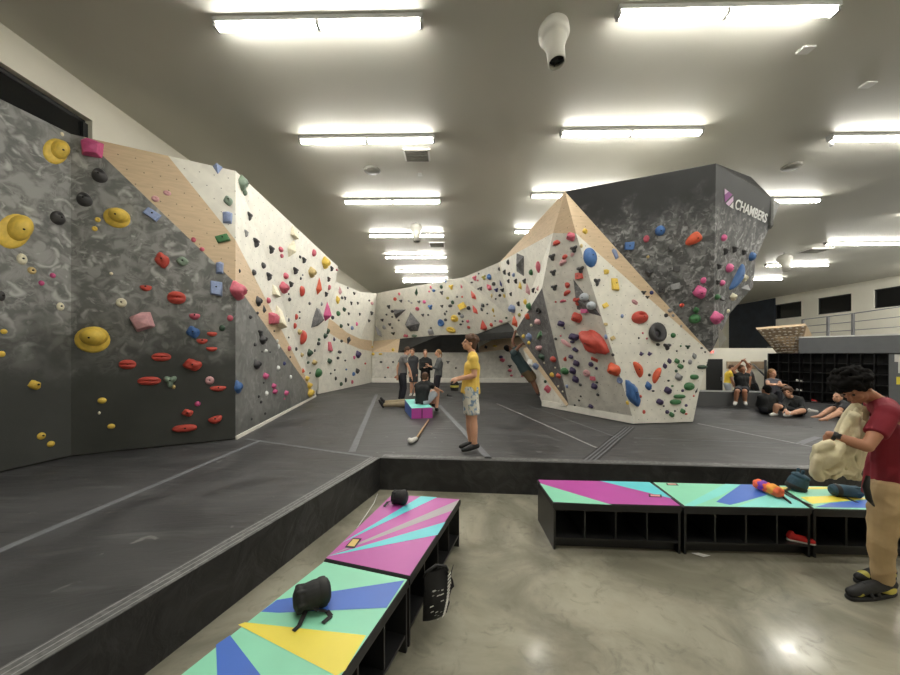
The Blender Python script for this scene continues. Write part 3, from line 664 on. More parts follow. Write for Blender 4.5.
# frame, region, then holds: px py w h colour shape [tilt]
DATA = '''
W1 W1
58 151 24 28 ye h -22;17 231 32 37 ye h -20;62.5 134 4 4 cr d;51.5 161 5 4 ye d;59 218 15 13 dk j;22.7 259 11 11 cr k;32.5 270.5 9 7 ta k;53.3 275.5 6 5 mg d;42 283 6 5 mg d;2 296 8 10 dk d;61 306.5 8 8 cr k;4.5 331.5 7 5 ye d;2.5 354 7 6 ye d;35.5 385 12 9 ye b;42 436 9 7 ye p;51.5 444 8 6 ye p 20
W2 W2
91.5 147 23 17 mg c;99 175 16 13 dk j;83.8 199 16 13 dk j;115.7 216.7 27 19 ye h -15;97.5 219.5 6 5 ye k;94.5 228.5 6 5 ye k;151.5 213.5 17 9 lb w -30;161.8 260 14 14 re b;182.2 261 12 9 sg e;111 273.5 4 3 cr d;121 302.5 11 9 cr k;145.5 287 12 8 re n;176.2 297.5 18 12 re r;142 321 22 17 pp c 20;194.4 315.5 11 8 ro n;193 332.2 13 11 bl b;212 333.5 10 6 re n;202 340.5 11 7 re n;211.5 348.5 11 6 re n;222 328 6 6 dg d;216 288 12 15 lb w;230 318 6 6 ro d;90.7 339.6 35 25 ye h;127 364.5 17 9 re r;161 357 19 8 re r;192.5 365 18 11 re b;149 381 23 8 re r;170 381 12 12 sg t;173.5 387 4 4 ta d;209.5 380.5 9 8 pp k;218 388 16 7 re n;197.5 404 6 5 mg d;187.5 413 11 7 re b;184.5 428.5 24 7 re l;215 419 14 10 re n 15;101.7 400.7 9 6 ye p;111 426.5 8 5 ye p;99 413 3 3 cr d
W2 W2p
155.2 198.5 8 6 pp k;167 192.7 8 5 pp k;193.5 239.5 5 5 ro d;202 249 5 4 ro d;219.7 267.5 8 12 lb c;222.3 238 14 8 gr w 28
W2 W2w
217.7 168 13 11 lb s 180;228.2 200.5 9 9 sg b;227.5 217 10 12 lb c
W3b W3w
243.5 183.5 9 13 sg b;245.5 192.5 5 6 sg d;249.7 216 6 9 dk t
W3 W3w
246.7 233 4 7 gy t;256.7 242.3 6 9 dk t;264 265.5 5 6 dk d;254.5 272.5 4 6 dk d;269.5 276 5 8 dk t;276.7 291 8 11 cr w;269 300.5 4 6 ro d
W3b W3w
272 249.3 5 8 dk t;281.5 249.5 6 5 ro d;282.3 256 4 4 ro d;286.5 276 6 6 ro d;284.8 287.9 9 10 ro b;291.5 284 4 6 dk t;289 294 2 2 dk d;290 299.5 3 4 dk d;296 270.5 5 7 dk t;295.5 232.5 8 11 cr w;293.3 248 10 21 cr s -25;304.4 260 4 6 dk t;300.5 257 3 3 dk d;314.5 253 4 7 ro d;326 263 7 10 ye b;312.5 272.5 7 9 ta b;303 275 2 2 gy d;301 278.5 2 3 dk d;332 268.5 3 5 dk t;329 279 3 5 dk t;337 270 4 2 ro l;319.7 286 6 18 og s;302.8 289.7 5 14 re n 10;326.5 294 3 5 dk t;329.5 287.5 2 5 ro l;310 303.5 3 3 dk d;322 304 2 4 gy d;328.2 311.5 8 20 mg s;297 316 3 8 re n;295.5 325 3 8 re n;300 312 3 2 dk d;300 318 2 2 dk d;304.4 335.5 6 19 re n -12;289 320 2 4 gy d;289 337.5 3 2 bk d;300 332 4 5 ta b;327.5 331 4 6 dg b;325.5 336 3 5 dg b;319.5 339.5 4 3 dg d;319 343.5 4 4 dk d;333 317.5 3 4 dk d;319.2 373 7 9 gr d;310 353 4 7 dg b;308.5 362.5 3 3 dg d;315 362.5 7 5 ta b;302.2 355 3 4 ta b;307.5 357.5 2 2 wh d;315 350.5 2 3 dk d;310.3 373 2 2 dk d;281.5 317 10 20 cr w -10;296.5 349 2 4 dk d
W3 W3p
240 271 2 4 dk d;239 291 14 16 ro b;259 301.4 5 9 dk b;264.7 309 4 9 dk s;258 313 3 3 dk d;274 318.5 10 12 ro c;274.5 331 2 2 dk d;289.7 348.5 4 5 ro d;290.5 357 2 2 dk d;303.5 370.5 3 6 og s
W3 W3
251 317 4 4 dk d;261 332.5 5 6 dk t;263.5 339.5 6 9 dk b;255.5 344.5 3 4 dk d;262.5 351.5 3 2 dk d;266.5 351 3 4 wh d;270.5 352 2 2 dk d;257.5 364.5 6 9 dk b;277.5 341 2 4 wh d;279 346.5 2 5 wh d;284.8 363.5 3 4 nv d;278.7 368 3 5 wh d;238.8 387 6 12 bl b;266.2 376 6 6 mg b;274.3 386 5 5 mg b;275.5 391.5 6 5 mg b;286.8 393 5 5 mg b;284.7 398.8 2 2 mg d;267 393.3 3 5 wh d;264 382.7 2 2 bk d;259 396.5 2 3 bk d;261.5 402 3 3 bk d;265.5 413.5 2 3 bk d;252 419 2 3 bk d;291 377 2 4 wh d;307.5 378.5 4 5 ye b;310 385.5 5 6 ye b;311 393 6 8 ye b
W4 W4
340.5 290.5 4 9 pp s;338 300 3 7 ye b;348 288 2 2 dk d;354.5 293.3 3 3 dk t;342.5 297.8 3 3 dk d;345.3 298 2 4 dk t;351.5 303 2 4 dk t;358 303 2 3 dk t;344.5 309.5 3 4 dg b;338.8 313.5 4 5 gr d;349 313.5 2 3 dk t;360 314 2 3 dk t;341.5 326 3 4 dg d;348.5 324.5 2 3 dk t;357 324 2 4 pk d;352.5 328 3 4 lb d;334.5 339 3 5 pu s;342 341 3 3 dk d;349 340 7 6 dk s 60;330.5 346.5 4 10 ro w;340 352 6 3 dk b;338.3 358 3 3 dk d;330 361 4 5 dg b;358.5 354.5 4 7 pu b;354.5 357 2 5 pk n;357.7 371 3 5 dk b;354 374 3 4 bl d;336 378.5 2 4 bk d;346 380 2 5 bk d;341.5 384 3 4 dg d;352.5 382 2 4 ro d;346.5 369.5 2 2 bl d;335 370 2 2 dk d;345.5 360.5 2 2 dk d;331 373.5 2 2 dk d
W4c W4c
369.5 300.5 2 2 dk d;372.3 303.3 3 3 pp d;372 313 3 4 dk t;369.3 320.7 3 3 dk t;365.5 363.5 2 2 re d;372.5 347 2 2 ye d;373 354 3 3 ye d
U0 U
382 320 3 3 dk t;386.3 314.7 2 2 dk d;388.5 306.7 3 4 dk t;383.8 327.5 3 4 gy d;377.5 332 6 13 gy s 15;394.7 299.2 3.5 3.5 re d;399 294 2 3 ro d;389.5 324.5 3 3 dk t
U1a U
392 311.5 3 3 dk d;392 317 2 2 dk d;398.5 320.5 2 2 dk d;392 328 2 2 dk d;393 333.5 4 3 bk t
U1 U
400.7 301 3 3 dk t;408.5 301 2 2 gy d;411.3 303 2 2 gy d;405.5 336 5 3 ro b;414 336 6 3 sg b
U1b U
415.8 292 4 9 dg s -30;418.7 301.7 3 3 dk t;424 302 3.5 3.5 pk k;417 309 4 4 ro k;430 307 4 5 bl t;422.5 315 3 3 dk t;428 315 2 2 dk d;430.5 332 5 6 gy c;430.8 328 2 2 dk d;430.5 287.5 2 3 ro d;429 291.5 2 2 ro d;433.5 290.7 3 3 bl d;441 287 3 4 dg d;445.5 281.5 2 3 lb d;441.5 292.7 3 4 dk t;450.8 287 4 5 ye t;447.5 298.3 3 3 ol d;452.3 302.5 3 4 dg d;450 306 4 3 dk d;441.7 306.2 3 3 dk t;446.4 311.5 2 2 dk d;444.7 314 2 3 dk d;454 319 7 7 ye j;440.7 323 6 7 bl o;445.3 320 3 3 dk d;450.5 330.5 9 6 ye j -15
U2 U
461 286.5 3 5 ro s;457 297 2 2 dk d;462 297 2 2 og d;461.3 306.5 8 6 ye w 25;468.5 308.3 4 4 bk d;472.3 295.5 5 11 re s 10;474 310 5 11 re s 10;459 313.8 3 3 dk d;461.8 316.5 4 4 gy d;460.5 324.5 3 2 dk d;467.5 321.5 3 3 ro d;468.5 327.5 3 3 re b;462.5 321.5 2 2 dk d
U2b U
482 325.8 9 12 re s -20;482.5 305.5 3 4 dk b;481.5 309.5 2 4 dk d;487 313.5 2 2 dk d;491 325 3 4 re d;500.5 321.5 4 3 ro b;492.5 310.5 5 4 ye s 60;487 304.5 3 2 dk d;495 321 2 2 dk d;506 318 3 2 dg d;494 316 2 2 ta d
U3 U3
478.5 273.7 2 2 dk d;474.3 278 4 5 ro t;483.5 277.5 4 5 ol t;488.7 277 4 6 bl d;471.5 282.5 3 2 dk b;477.5 280.5 2 2 ro d;488 287.5 6 9 ro s 35;493.3 284 4 4 dk d;480.5 288.5 3 4 dk t;478 289 2 2 dk d;496 290 4 4 nv t;500.2 283.5 3 8 nv s;502 290 4 4 bk t;499.5 295.5 3 3 bk d;491 296 5 4 ta s 60;495.5 299 2 2 dk d;504 296 2 4 ye d
F2 F2
507.5 261.5 3 7 dk n;530.5 272.5 4 6 gr d;538 267.5 5 12 ro p;499.5 269 4 4 dk d;504.3 272 3 5 dk t;508.7 274 3 4 dk t;513.2 275 4 4 lb d;508.2 281 3 4 dk t;515.5 281 3 5 dk t;524 281 4 5 dk t;519.5 285.5 4 9 ye s -15;527 289.5 5 13 pp s;533 290 4 5 dk t;537.5 288 3 6 pp s -15;535.5 292.5 2 2 dk d;510.5 294 3 4 dk t;518 303.5 3 5 dk t;525 302 3 6 ye d;511.5 309 8 8 lb b;513.8 321.5 6 13 og s;519 315 4 4 ol d;529 306 4 7 gr b;521.5 310.5 2 2 dk d
Ta T
527 316.5 4 6 og c;537 322 7 6 pp b;538 311 6 6 bk o;531 325.5 5 3 cr d;523 336.4 4 4 ye d
Ta2 T
528.5 337 6 7 lb b;538.5 335 8 6 gr w 20;528.5 343 4 4 ye d
Tb T
552.5 359.5 7 6 re d;551.5 375 5 5 ye d;558 376 5 5 re b;555 367.8 2 2 cr d;562.5 391.5 2 2 cr d;558 386.5 2 2 cr d
Tc T
538 347.5 12 7 pp n;541 357 7 6 dg b;544 363 2 2 cr d
G G
545 381.5 3 3 dg d;547 389 6 7 ro b;529 362 5 6 wh w;535 366 6 6 lb b
F1 F1
555.8 243.7 8 7 re n 180;570.2 237 8 9 ro b;573.3 248.8 7 7 dk t;551.7 257 6 7 dk t;564.5 257.5 6 6 re n 200;572 255 4 5 pp n 200;562.3 263 8 7 pp n 200;552.7 272.5 6 6 dk t;580 269.5 7 7 dk t;578 276 8 7 re w;553.8 287.5 6 6 dk t;566.3 285.5 5 8 re n 90;566.5 293.5 8 6 re n 200;555.5 302 2 2 re d;562.5 301.5 7 4 ro n 180;577 301 8 9 re t;576 318 10 10 re b;560.5 324 7 6 pu b;564 328.5 2 2 pu d;573.2 337.3 11 7 pu b;572 342 5 3 pu d;565.5 343.5 11 5 pp p -35;560.5 336 2 2 ro d;555.5 339 3 3 dk d;575 350 6 4 pu b -20;592 343 18 31 re b 42;564.5 359 5 6 re s -30;570.5 357 5 4 pu b;575.8 363.5 6 6 pu b;572.2 371 6 7 pu b;575 379.5 6 7 pu b;590.5 364.5 5 5 pu d;596 368.5 3 3 pu d;594 360 7 4 re w 160;586 373.5 7 7 pp k;592 378.5 6 4 ro w;593.8 386.5 6 6 pu b;596.5 382.5 3 2 dk d;580 385 3 3 dk d;580.5 396.5 2 2 dk d;578.8 400.5 2 2 dk d;574.5 405.3 2 2 dk d;597.5 395 3 3 dk d;590.5 406.5 5 4 pu b;613 370 12 12 og b;619.5 380.5 6 6 lb o;612.5 355 3 3 dk d;605.5 337 3 5 lb d;566.5 386 3 5 lb n;627 403 3 4 ye d;564 371.5 8 7 gr d;584.5 297 9 8 sv d;591.5 305.5 9 8 sv d;583.5 310.5 8 6 mg w
F0 F0p
585.5 231 5 5 ye b;615.5 253.5 4 11 lb c 25;644.2 292.3 5 4 bk t;652 292.5 4 4 nv d;666.5 315.3 4 4 dk d;670.5 310.5 5 4 gy d;673.5 315.5 3 3 gy d;681.5 326 2 3 gy d
F0 F0
581.7 245.7 3 4 ta d;591 257 13 19 bl p 12;606.7 271.5 5 5 ye c;615.5 284 7 13 ye w 5;597.5 281.5 6 8 dk t;605.7 305.3 6 5 ye w 30;635.3 302 7 4 pp r -30;641 317.3 16 12 re j;622.5 316 3 4 lb d;606 324 4 3 ta w;613 338 5 4 ta w 30;657.8 333 17 19 dk o 20;647.8 297 4 3 bk t;643 333 2 2 ro d;639 338 2 2 dk d;647 338.5 2 2 ro d;658.3 344.5 4 3 bk d;642.5 353.7 6 6 pu s -90;650.7 353.7 6 6 pu s -90;673.7 335.3 5 5 gr d;667.8 346.3 7 7 dk t;688.3 346.7 5 4 dg t;681 346 2 2 gr d;677 351 2 2 dk d;702 348 3 2 dk d;705.5 352 2 2 dk d;638.5 369.5 16 10 og n 115;658 375.5 16 9 og n -115;633.5 393.5 11 26 bl b 18;669.8 361 4 5 pu b;665.3 366 4 5 pu b;677.5 361 5 5 gr b;681 366.3 6 5 gr b;676.5 371 3 3 dg d;684 361 2 3 dk d;690.5 362 4 5 gy d;694.8 356 4 6 gy b;679.3 377 7 7 gy b;702.5 367 10 4 dg l;694.7 377 8 5 gr l;690 386.5 11 8 gr p;680 396.5 12 4 gr l;676 402 11 5 gr l;668.5 390.5 7 7 pu b;649 386 6 8 bl b;660.5 402 7 6 pu b;653.5 391 3 2 dk d;640.8 396.5 3 3 re d;644.3 412 3 4 re d;667.7 412 4 4 pu d;672.2 414.8 5 5 gr b;683.3 411.2 5 5 gr b;675.2 411 2 2 dk d;686.5 414 3 2 re d;686.5 405.5 3 3 pu d;664 406 2 2 dk d;649.8 375 3 3 bk d;668.8 380.7 3 2 bk d;672.7 386 3 2 gr d;683 390.7 3 3 pu d;697 390.5 3 7 dk s -30;694 396 2 2 re d
D1 D1
660.3 231 10 10 bl d;629.5 246 10 8 bl w;646.5 239 6 7 ro k;671.7 247 7 6 dk w;649.5 273 8 8 dk t;676.5 269 7 6 dk w;675.5 286.5 10 6 gy w 15;662 289.5 7 7 dk w;648 257 3 3 ta d;696 238 13 20 og n -55;700.3 292.7 13 12 pk b;703.6 280.6 6 6 pk d;695 319.5 12 9 gr d;696.3 310.5 6 6 gr b;682 305.5 5 4 re d
D2 D2
717.3 318 11 12 pk b;724.7 237.8 6 7 pk d;726.5 251 6 7 dk t;735.5 249 6 7 dk t;744.8 252 6 6 dk t;753 256.5 7 9 bl d;720 266 6 6 dk t;730.5 268 8 9 pk d;718.5 282 5 5 dk t;723 283 6 6 pk d;738.5 277 25 14 bl n 62;745 278 5 7 cr b;718 297 6 6 gr d;723 298 6 5 dk w;734 297 7 7 cr b;728.5 311 3 4 cr d
LW LW
397 377.5 5 3 re b;381 362 3 2 dk d;388 367.5 2 2 re d;393 362 2 2 dk d;385 377.5 2 2 dk d;393 349.5 3 3 ye d;380.5 354 4 2 ye p;502.5 360 5 4 ro b;510 366 4 3 bk t;510 370.5 4 3 ro b;511.5 375.5 3 2 ro d;522.5 376 3 2 ro d;501 357 4 3 pu d;448 362 3 3 dk t;486 347 3 3 dk b;495 346 4 2 ye b;456 368 2 2 dk d
'''
def unit(shape):
    """unit hold on the plane z=0: base within +-.5, height about 1"""
    bm = bmesh.new(); rnd = random.Random(shape); flat = False
    def hemi(sx=1, sy=1, sz=1, ox=0, oy=0, seg=14, rings=5, pw=1.0):
        vs = []
        for i in range(rings):
            t = math.pi/2*i/rings; r = math.cos(t)**pw*.5
            vs.append([bm.verts.new((ox+sx*r*math.cos(2*math.pi*j/seg), oy+sy*r*math.sin(2*math.pi*j/seg), sz*math.sin(t))) for j in range(seg)])
        top = bm.verts.new((ox, oy, sz))
        for i in range(rings-1):
            for j in range(seg): bm.faces.new((vs[i][j], vs[i][(j+1) % seg], vs[i+1][(j+1) % seg], vs[i+1][j]))
        for j in range(seg): bm.faces.new((vs[-1][j], vs[-1][(j+1) % seg], top))
        return [v for r in vs for v in r]+[top]
    def hull(pts):
        for p in pts: bm.verts.new(p)
        bmesh.ops.convex_hull(bm, input=bm.verts)
        for v in [v for v in bm.verts if not v.link_faces]: bm.verts.remove(v)
    if shape in 'dp': hemi(seg=16, rings=6)
    elif shape == 'h': hemi(1, 1, .30, seg=20, pw=.6); hemi(.80, .76, 1, .06, .13, seg=20, rings=7)
    elif shape == 'k':
        for v in hemi(rings=7): v.co.z -= .5*math.exp(-((v.co.x**2+v.co.y**2)/.022)); v.co.z = max(v.co.z, 0)
    elif shape == 'r':
        for v in hemi(seg=20, rings=9):
            v.co.z *= 1-.65*math.exp(-(((v.co.y-.02*math.cos(6*v.co.x))/.07)**2)); v.co.y *= 1+.25*abs(v.co.x)
    elif shape == 'j':
        for v in hemi(seg=20, rings=9):
            x, y = v.co.x, v.co.y; v.co.z *= 1-.7*math.exp(-(x/.24)**2-((y-.16)/.11)**2); v.co.y += .12*v.co.z-.25*x*x
    elif shape == 'e':
        for v in hemi(seg=20, rings=7): v.co.y *= 1-.8*v.co.x**2*2; v.co.z -= .35*math.exp(-((v.co.x**2+v.co.y**2)/.02)); v.co.z = max(0, v.co.z)
    elif shape == 'b':
        for v in hemi(seg=16, rings=6):
            q = noise.noise(v.co*2.6+Vector((3, 1, 7))); v.co.x *= 1+.35*q; v.co.y *= 1+.35*noise.noise(v.co*2.2+Vector((9, 4, 2))); v.co.z *= 1+.45*noise.noise(v.co*3.1)
    elif shape == 'n':
        for v in hemi(seg=18, rings=6):
            x, y = v.co.x, v.co.y; v.co.y = y*.72+.62*(x*x)-.12; v.co.z *= 1-.25*abs(x)
    elif shape == 't':
        for v in hemi(seg=24, rings=5, pw=.8):
            a = math.atan2(v.co.y, v.co.x); k = .82+.28*math.cos(3*(a+math.pi/2)); v.co.x *= k*1.08; v.co.y *= k*1.05; v.co.z *= .9+.15*math.cos(3*(a+math.pi/2))
    elif shape == 'l':
        for v in hemi(seg=20, rings=6, pw=.55): v.co.x = math.copysign(min(.5, abs(v.co.x)**.7*.82), v.co.x)
    elif shape == 'w': hull([(-.5, -.4, 0), (.5, -.5, 0), (.5, .45, 0), (-.45, .5, 0), (-.35, -.36, .8), (.36, -.42, .9), (.4, .3, .25), (-.38, .36, .2)]); flat = True
    elif shape == 's': hull([(0, .5, 0), (.42, -.12, 0), (.12, -.5, 0), (-.4, -.22, 0), (.05, -.18, 1.0), (.02, .15, .6)]); flat = True
    elif shape == 'c': hull([(-.46, -.5, 0), (.42, -.46, 0), (.5, .4, 0), (.1, .5, 0), (-.5, .38, 0), (-.3, -.4, .8), (.3, -.36, .9), (.36, .2, 1), (-.1, .36, .95), (-.4, .14, .8), (.0, -.1, 1.1)]); flat = True
    elif shape == 'o':
        seg, sg = 22, 10; vs = []
        for i in range(seg):
            a = 2*math.pi*i/seg; w = .16+.05*math.cos(a-.6); vs.append([bm.verts.new(((.34+w*math.cos(b))*math.cos(a), (.34+w*math.cos(b))*math.sin(a), .35+(.35+.3*math.cos(a+2.2))*math.sin(b)*1.0)) for b in [2*math.pi*j/sg for j in range(sg)]])
        for i in range(seg):
            for j in range(sg): bm.faces.new((vs[i][j], vs[(i+1) % seg][j], vs[(i+1) % seg][(j+1) % sg], vs[i][(j+1) % sg]))
        hemi(.72, .72, .25)
    bmesh.ops.recalc_face_normals(bm, faces=bm.faces)
    if flat: bmesh.ops.bevel(bm, geom=[e for e in bm.edges], offset=.03, segments=1, affect='EDGES')
    me = bpy.data.meshes.new('hold'); bm.to_mesh(me); bm.free()
    for p in me.polygons: p.use_smooth = not flat
    return me
UNIT = {k: unit(k) for k in SH}
THICK = dict(d=.5, p=.42, h=.5, k=.4, r=.5, j=.55, e=.4, b=.55, n=.45, t=.5, l=.6, w=.5, s=.45, c=.5, o=.42)
def proj(p): return Vector((CX+F*p.x/p.y, HY-F*(p.z-HC)/p.y))
holds = []
cur = None
for line in DATA.strip().splitlines():
    if ' ' in line and line[0].isalpha() and ';' not in line: cur = line.split(); continue
    for it in line.split(';'):
        q = it.split(); px, py, w, h = map(float, q[:4]); rot = float(q[6]) if len(q) > 6 else 0.0
        holds.append([cur[0], cur[1], px, py, w, h, q[4], q[5], rot])
holds.sort(key=lambda r: -(r[4]*r[5]))
bpy.context.view_layer.update(); DG = bpy.context.evaluated_depsgraph_get()
def place_matrix(r):
    fr, reg, px, py, w, h, colr, sh, rot = r
    o, u, v, n = PAN[fr]; p = on(fr, px, py); e = .02
    ok, hit, hn, fi, ob, mx = scene.ray_cast(DG, Vector((0, 0, HC)), ray(px, py).normalized())
    if ok and (hit-p).length > .04 and ob.parent and ob.parent.name.startswith('climbing') and abs(hit.y-p.y) < 3:
        p = hit; n = hn if hn.dot(Vector((0, 0, HC))-hit) > 0 else -hn; v = (Vector((0, 0, 1))-n*n.z).normalized(); u = v.cross(n)
    p0 = proj(p); du = (proj(p+u*e)-p0)/e; dv = (proj(p+v*e)-p0)/e; dn = (proj(p+n*e)-p0)/e
    wm = w/math.sqrt(du.length**2+(.45*dn.length)**2); hm = h/math.sqrt(dv.length**2+(.2*dn.length)**2)
    wm = min(wm, max(2.2*hm, hm*w/h*1.2)); hm = min(hm, max(2.6*wm, wm*h/w*1.2))
    t = THICK[sh]*min(wm, hm); t = max(t, .02)
    # centre the silhouette on the measured pixel: step back along the wall for the part that stands out
    off = dn*(.35*t); det = du.x*dv.y-du.y*dv.x
    if abs(det) > 1e-6:
        a = (off.x*dv.y-off.y*dv.x)/det; b = (du.x*off.y-du.y*off.x)/det
        lim = .6*max(wm, hm); a = max(-lim, min(lim, a)); b = max(-lim, min(lim, b)); p = p-u*a-v*b
    c, s = math.cos(math.radians(rot)), math.sin(math.radians(rot))
    ru, rv = u*c+v*s, v*c-u*s
    M = Matrix((ru, rv, n)).transposed().to_4x4(); M.translation = p-n*.004+(n*.035 if colr == 'sv' else n*0)
    return M, (wm*1.06, hm*1.06, t)
NUM = ['', 'first', 'second', 'third', 'fourth', 'fifth', 'sixth', 'seventh', 'eighth', 'ninth', 'tenth', 'eleventh', 'twelfth']
def labels(rows):
    """one description for each hold: what it looks like and which one of its colour on its panel"""
    out = {}; by = {}
    for i, r in enumerate(rows): by.setdefault((r[1], r[6]), []).append(i)
    for (reg, c), ids in by.items():
        cn = HC_[c][0]; area = REG[reg]
        def rank(ids, where):
            xs = [rows[i][2] for i in ids]; yv = [rows[i][3] for i in ids]
            vert = max(yv)-min(yv) > 1.2*(max(xs)-min(xs)); ids = sorted(ids, key=lambda i: rows[i][3] if vert else rows[i][2])
            n = len(ids)
            for k, i in enumerate(ids):
                s = SH[rows[i][7]]; ar = rows[i][4]*rows[i][5]
                size = 'large ' if ar > 250 else ('' if ar > 45 else ('small ' if ar > 12 else 'tiny '))
                size = size.strip(); tail = f"{area}, {size+' ' if size else ''}{s}"
                if n == 1: out[i] = f"only {cn} hold {where} {tail}"
                elif n == 2: out[i] = f"{('upper' if vert else 'left') if k == 0 else ('lower' if vert else 'right')} one of two {cn} holds {where} {tail}"
                else:
                    d = ('top' if vert else 'left'); f = k+1; e = ''
                    if f > n/2 and n-k <= 6: f = n-k; d = 'bottom' if vert else 'right'
                    out[i] = f"{NUM[f]} {cn} hold from {d} {where} {tail}"
        def split(ids, where, lvl=0):
            if len(ids) <= 9: rank(ids, where); return
            ids = sorted(ids, key=lambda i: rows[i][3]); n = len(ids); k = math.ceil(n/9); names = {2: ['high', 'low'], 3: ['high', 'mid-height', 'low']}.get(k, ['highest', 'high', 'mid-height', 'low', 'lowest'][:k])
            # cut at the widest gaps near the equal shares
            cuts = [0]+[round(n*j/k) for j in range(1, k)]+[n]
            for j in range(k): rank(ids[cuts[j]:cuts[j+1]], names[j]+' on')
        split(ids, 'on')
    return out
LAB = labels(holds)
MESHES = {}
def bolt_mesh():
    m = MB(); m.lathe((0, 0, 0), [(0.0, .006), (.011, .006), (.013, .0)], 'bolt_dark', seg=10); o = m.build('bolt'); me = o.data; bpy.data.objects.remove(o); return me
BOLT = bolt_mesh()
rest = []
NTH = 296
for i, r in enumerate(holds):
    M, (sx, sy, sz) = place_matrix(r)
    if i >= NTH: rest.append((r, M, (sx, sy, sz))); continue
    key = (r[7], r[6])
    if key not in MESHES:
        me = UNIT[r[7]].copy(); me.materials.clear(); me.materials.append(MATS['hold_'+r[6]]); MESHES[key] = me
    o = bpy.data.objects.new('climbing_hold', MESHES[key]); COL.objects.link(o)
    o.matrix_world = M @ Matrix.Diagonal((sx, sy, sz, 1))
    tag(o, LAB[i], 'climbing hold', 'climbing holds on '+REG[r[1]])
    if min(r[4], r[5]) >= 7 and r[7] not in 'cso':
        b = bpy.data.objects.new('bolt', BOLT); COL.objects.link(b); b.parent = o
        zt = max((v.co.z for v in o.data.vertices if abs(v.co.x-.04) < .16 and abs(v.co.y-.04) < .16), default=.9)
        if r[7] == 'k': zt = .62
        if r[7] == 'r': zt = .5
        b.matrix_parent_inverse = Matrix.Identity(4)
        b.matrix_local = Matrix.Translation((.04, .06, zt*.985)) @ Matrix.Diagonal((1/sx, 1/sy, 1/sz, 1))
bm = bmesh.new(); mats = []
for r, M, s in rest:
    me = UNIT[r[7]].copy(); me.transform(M @ Matrix.Diagonal((*s, 1)))
    nm = 'hold_'+r[6]
    if nm not in mats: mats.append(nm)
    for p in me.polygons: p.material_index = mats.index(nm)
    bm.from_mesh(me); bpy.data.meshes.remove(me)
me = bpy.data.meshes.new('tiny_footholds'); bm.to_mesh(me); bm.free()
for k in mats: me.materials.append(MATS[k])
o = link_mesh('tiny_footholds', me); tag(o, 'scattered tiny screw-on footholds all over the climbing walls', 'footholds', None, 'stuff')

# faceted volumes screwed to the walls
def volume(fr, pts, apex, h, mat, lab, apex2=None):
    o, u, v, n = PAN[fr]; base = [on(fr, *p) for p in pts]
    tops = [on(fr, *apex)+n*h]+([on(fr, *apex2)+n*h*.8] if apex2 else [])
    bm = bmesh.new(); vs = [bm.verts.new(p-n*.003) for p in base]+[bm.verts.new(p) for p in tops]
    bmesh.ops.convex_hull(bm, input=vs); bmesh.ops.recalc_face_normals(bm, faces=bm.faces)
    me = bpy.data.meshes.new('wall_volume'); bm.to_mesh(me); bm.free(); me.materials.append(MATS[mat])
    o = link_mesh('climbing_volume', me); tag(o, lab, 'climbing volume', 'faceted volumes on the walls')
plain('pale_volume', rgb(196, 194, 186), 0.6, 0.05)
volume('W3b', [(316.5, 307.5), (319.5, 309), (322.7, 318), (318, 326), (311, 327.7), (313, 318)], (317.5, 319), .22, 'volume_paint', 'dark diamond shaped volume low on the long white left wall')
volume('U0', [(393.5, 309.5), (406, 309.5), (396, 319)], (398.2, 312.5), .3, 'volume_paint', 'dark triangular volume beside the gem shaped one on the back wall')
volume('U1', [(410.5, 312), (420, 323.5), (418, 331), (410.5, 331.5), (405, 324.5)], (411, 323.5), .4, 'volume_paint', 'dark gem shaped volume on the back wall above the standing group')
volume('F2', [(516.5, 253), (524, 256), (524, 276.5), (516.5, 271.5)], (521.5, 264), .16, 'volume_paint', 'dark tall rectangular volume high on the white panel left of the boulder face')
volume('F1', [(573, 278.5), (601.5, 316.5), (588.7, 313), (576.8, 309.4)], (580, 300), .07, 'volume_paint', 'dark triangular volume with two silver domes on the shaded boulder face')
volume('D2', [(718, 325), (725, 340), (719, 348)], (721.5, 338), .1, 'pale_volume', 'pale triangular volume at the lower tip of the dark boulder side')
volume('D2', [(741, 288), (748, 284), (749.5, 290), (743, 296)], (745, 290), .1, 'hold_gy', 'grey angular volume near the lower edge of the dark boulder side')
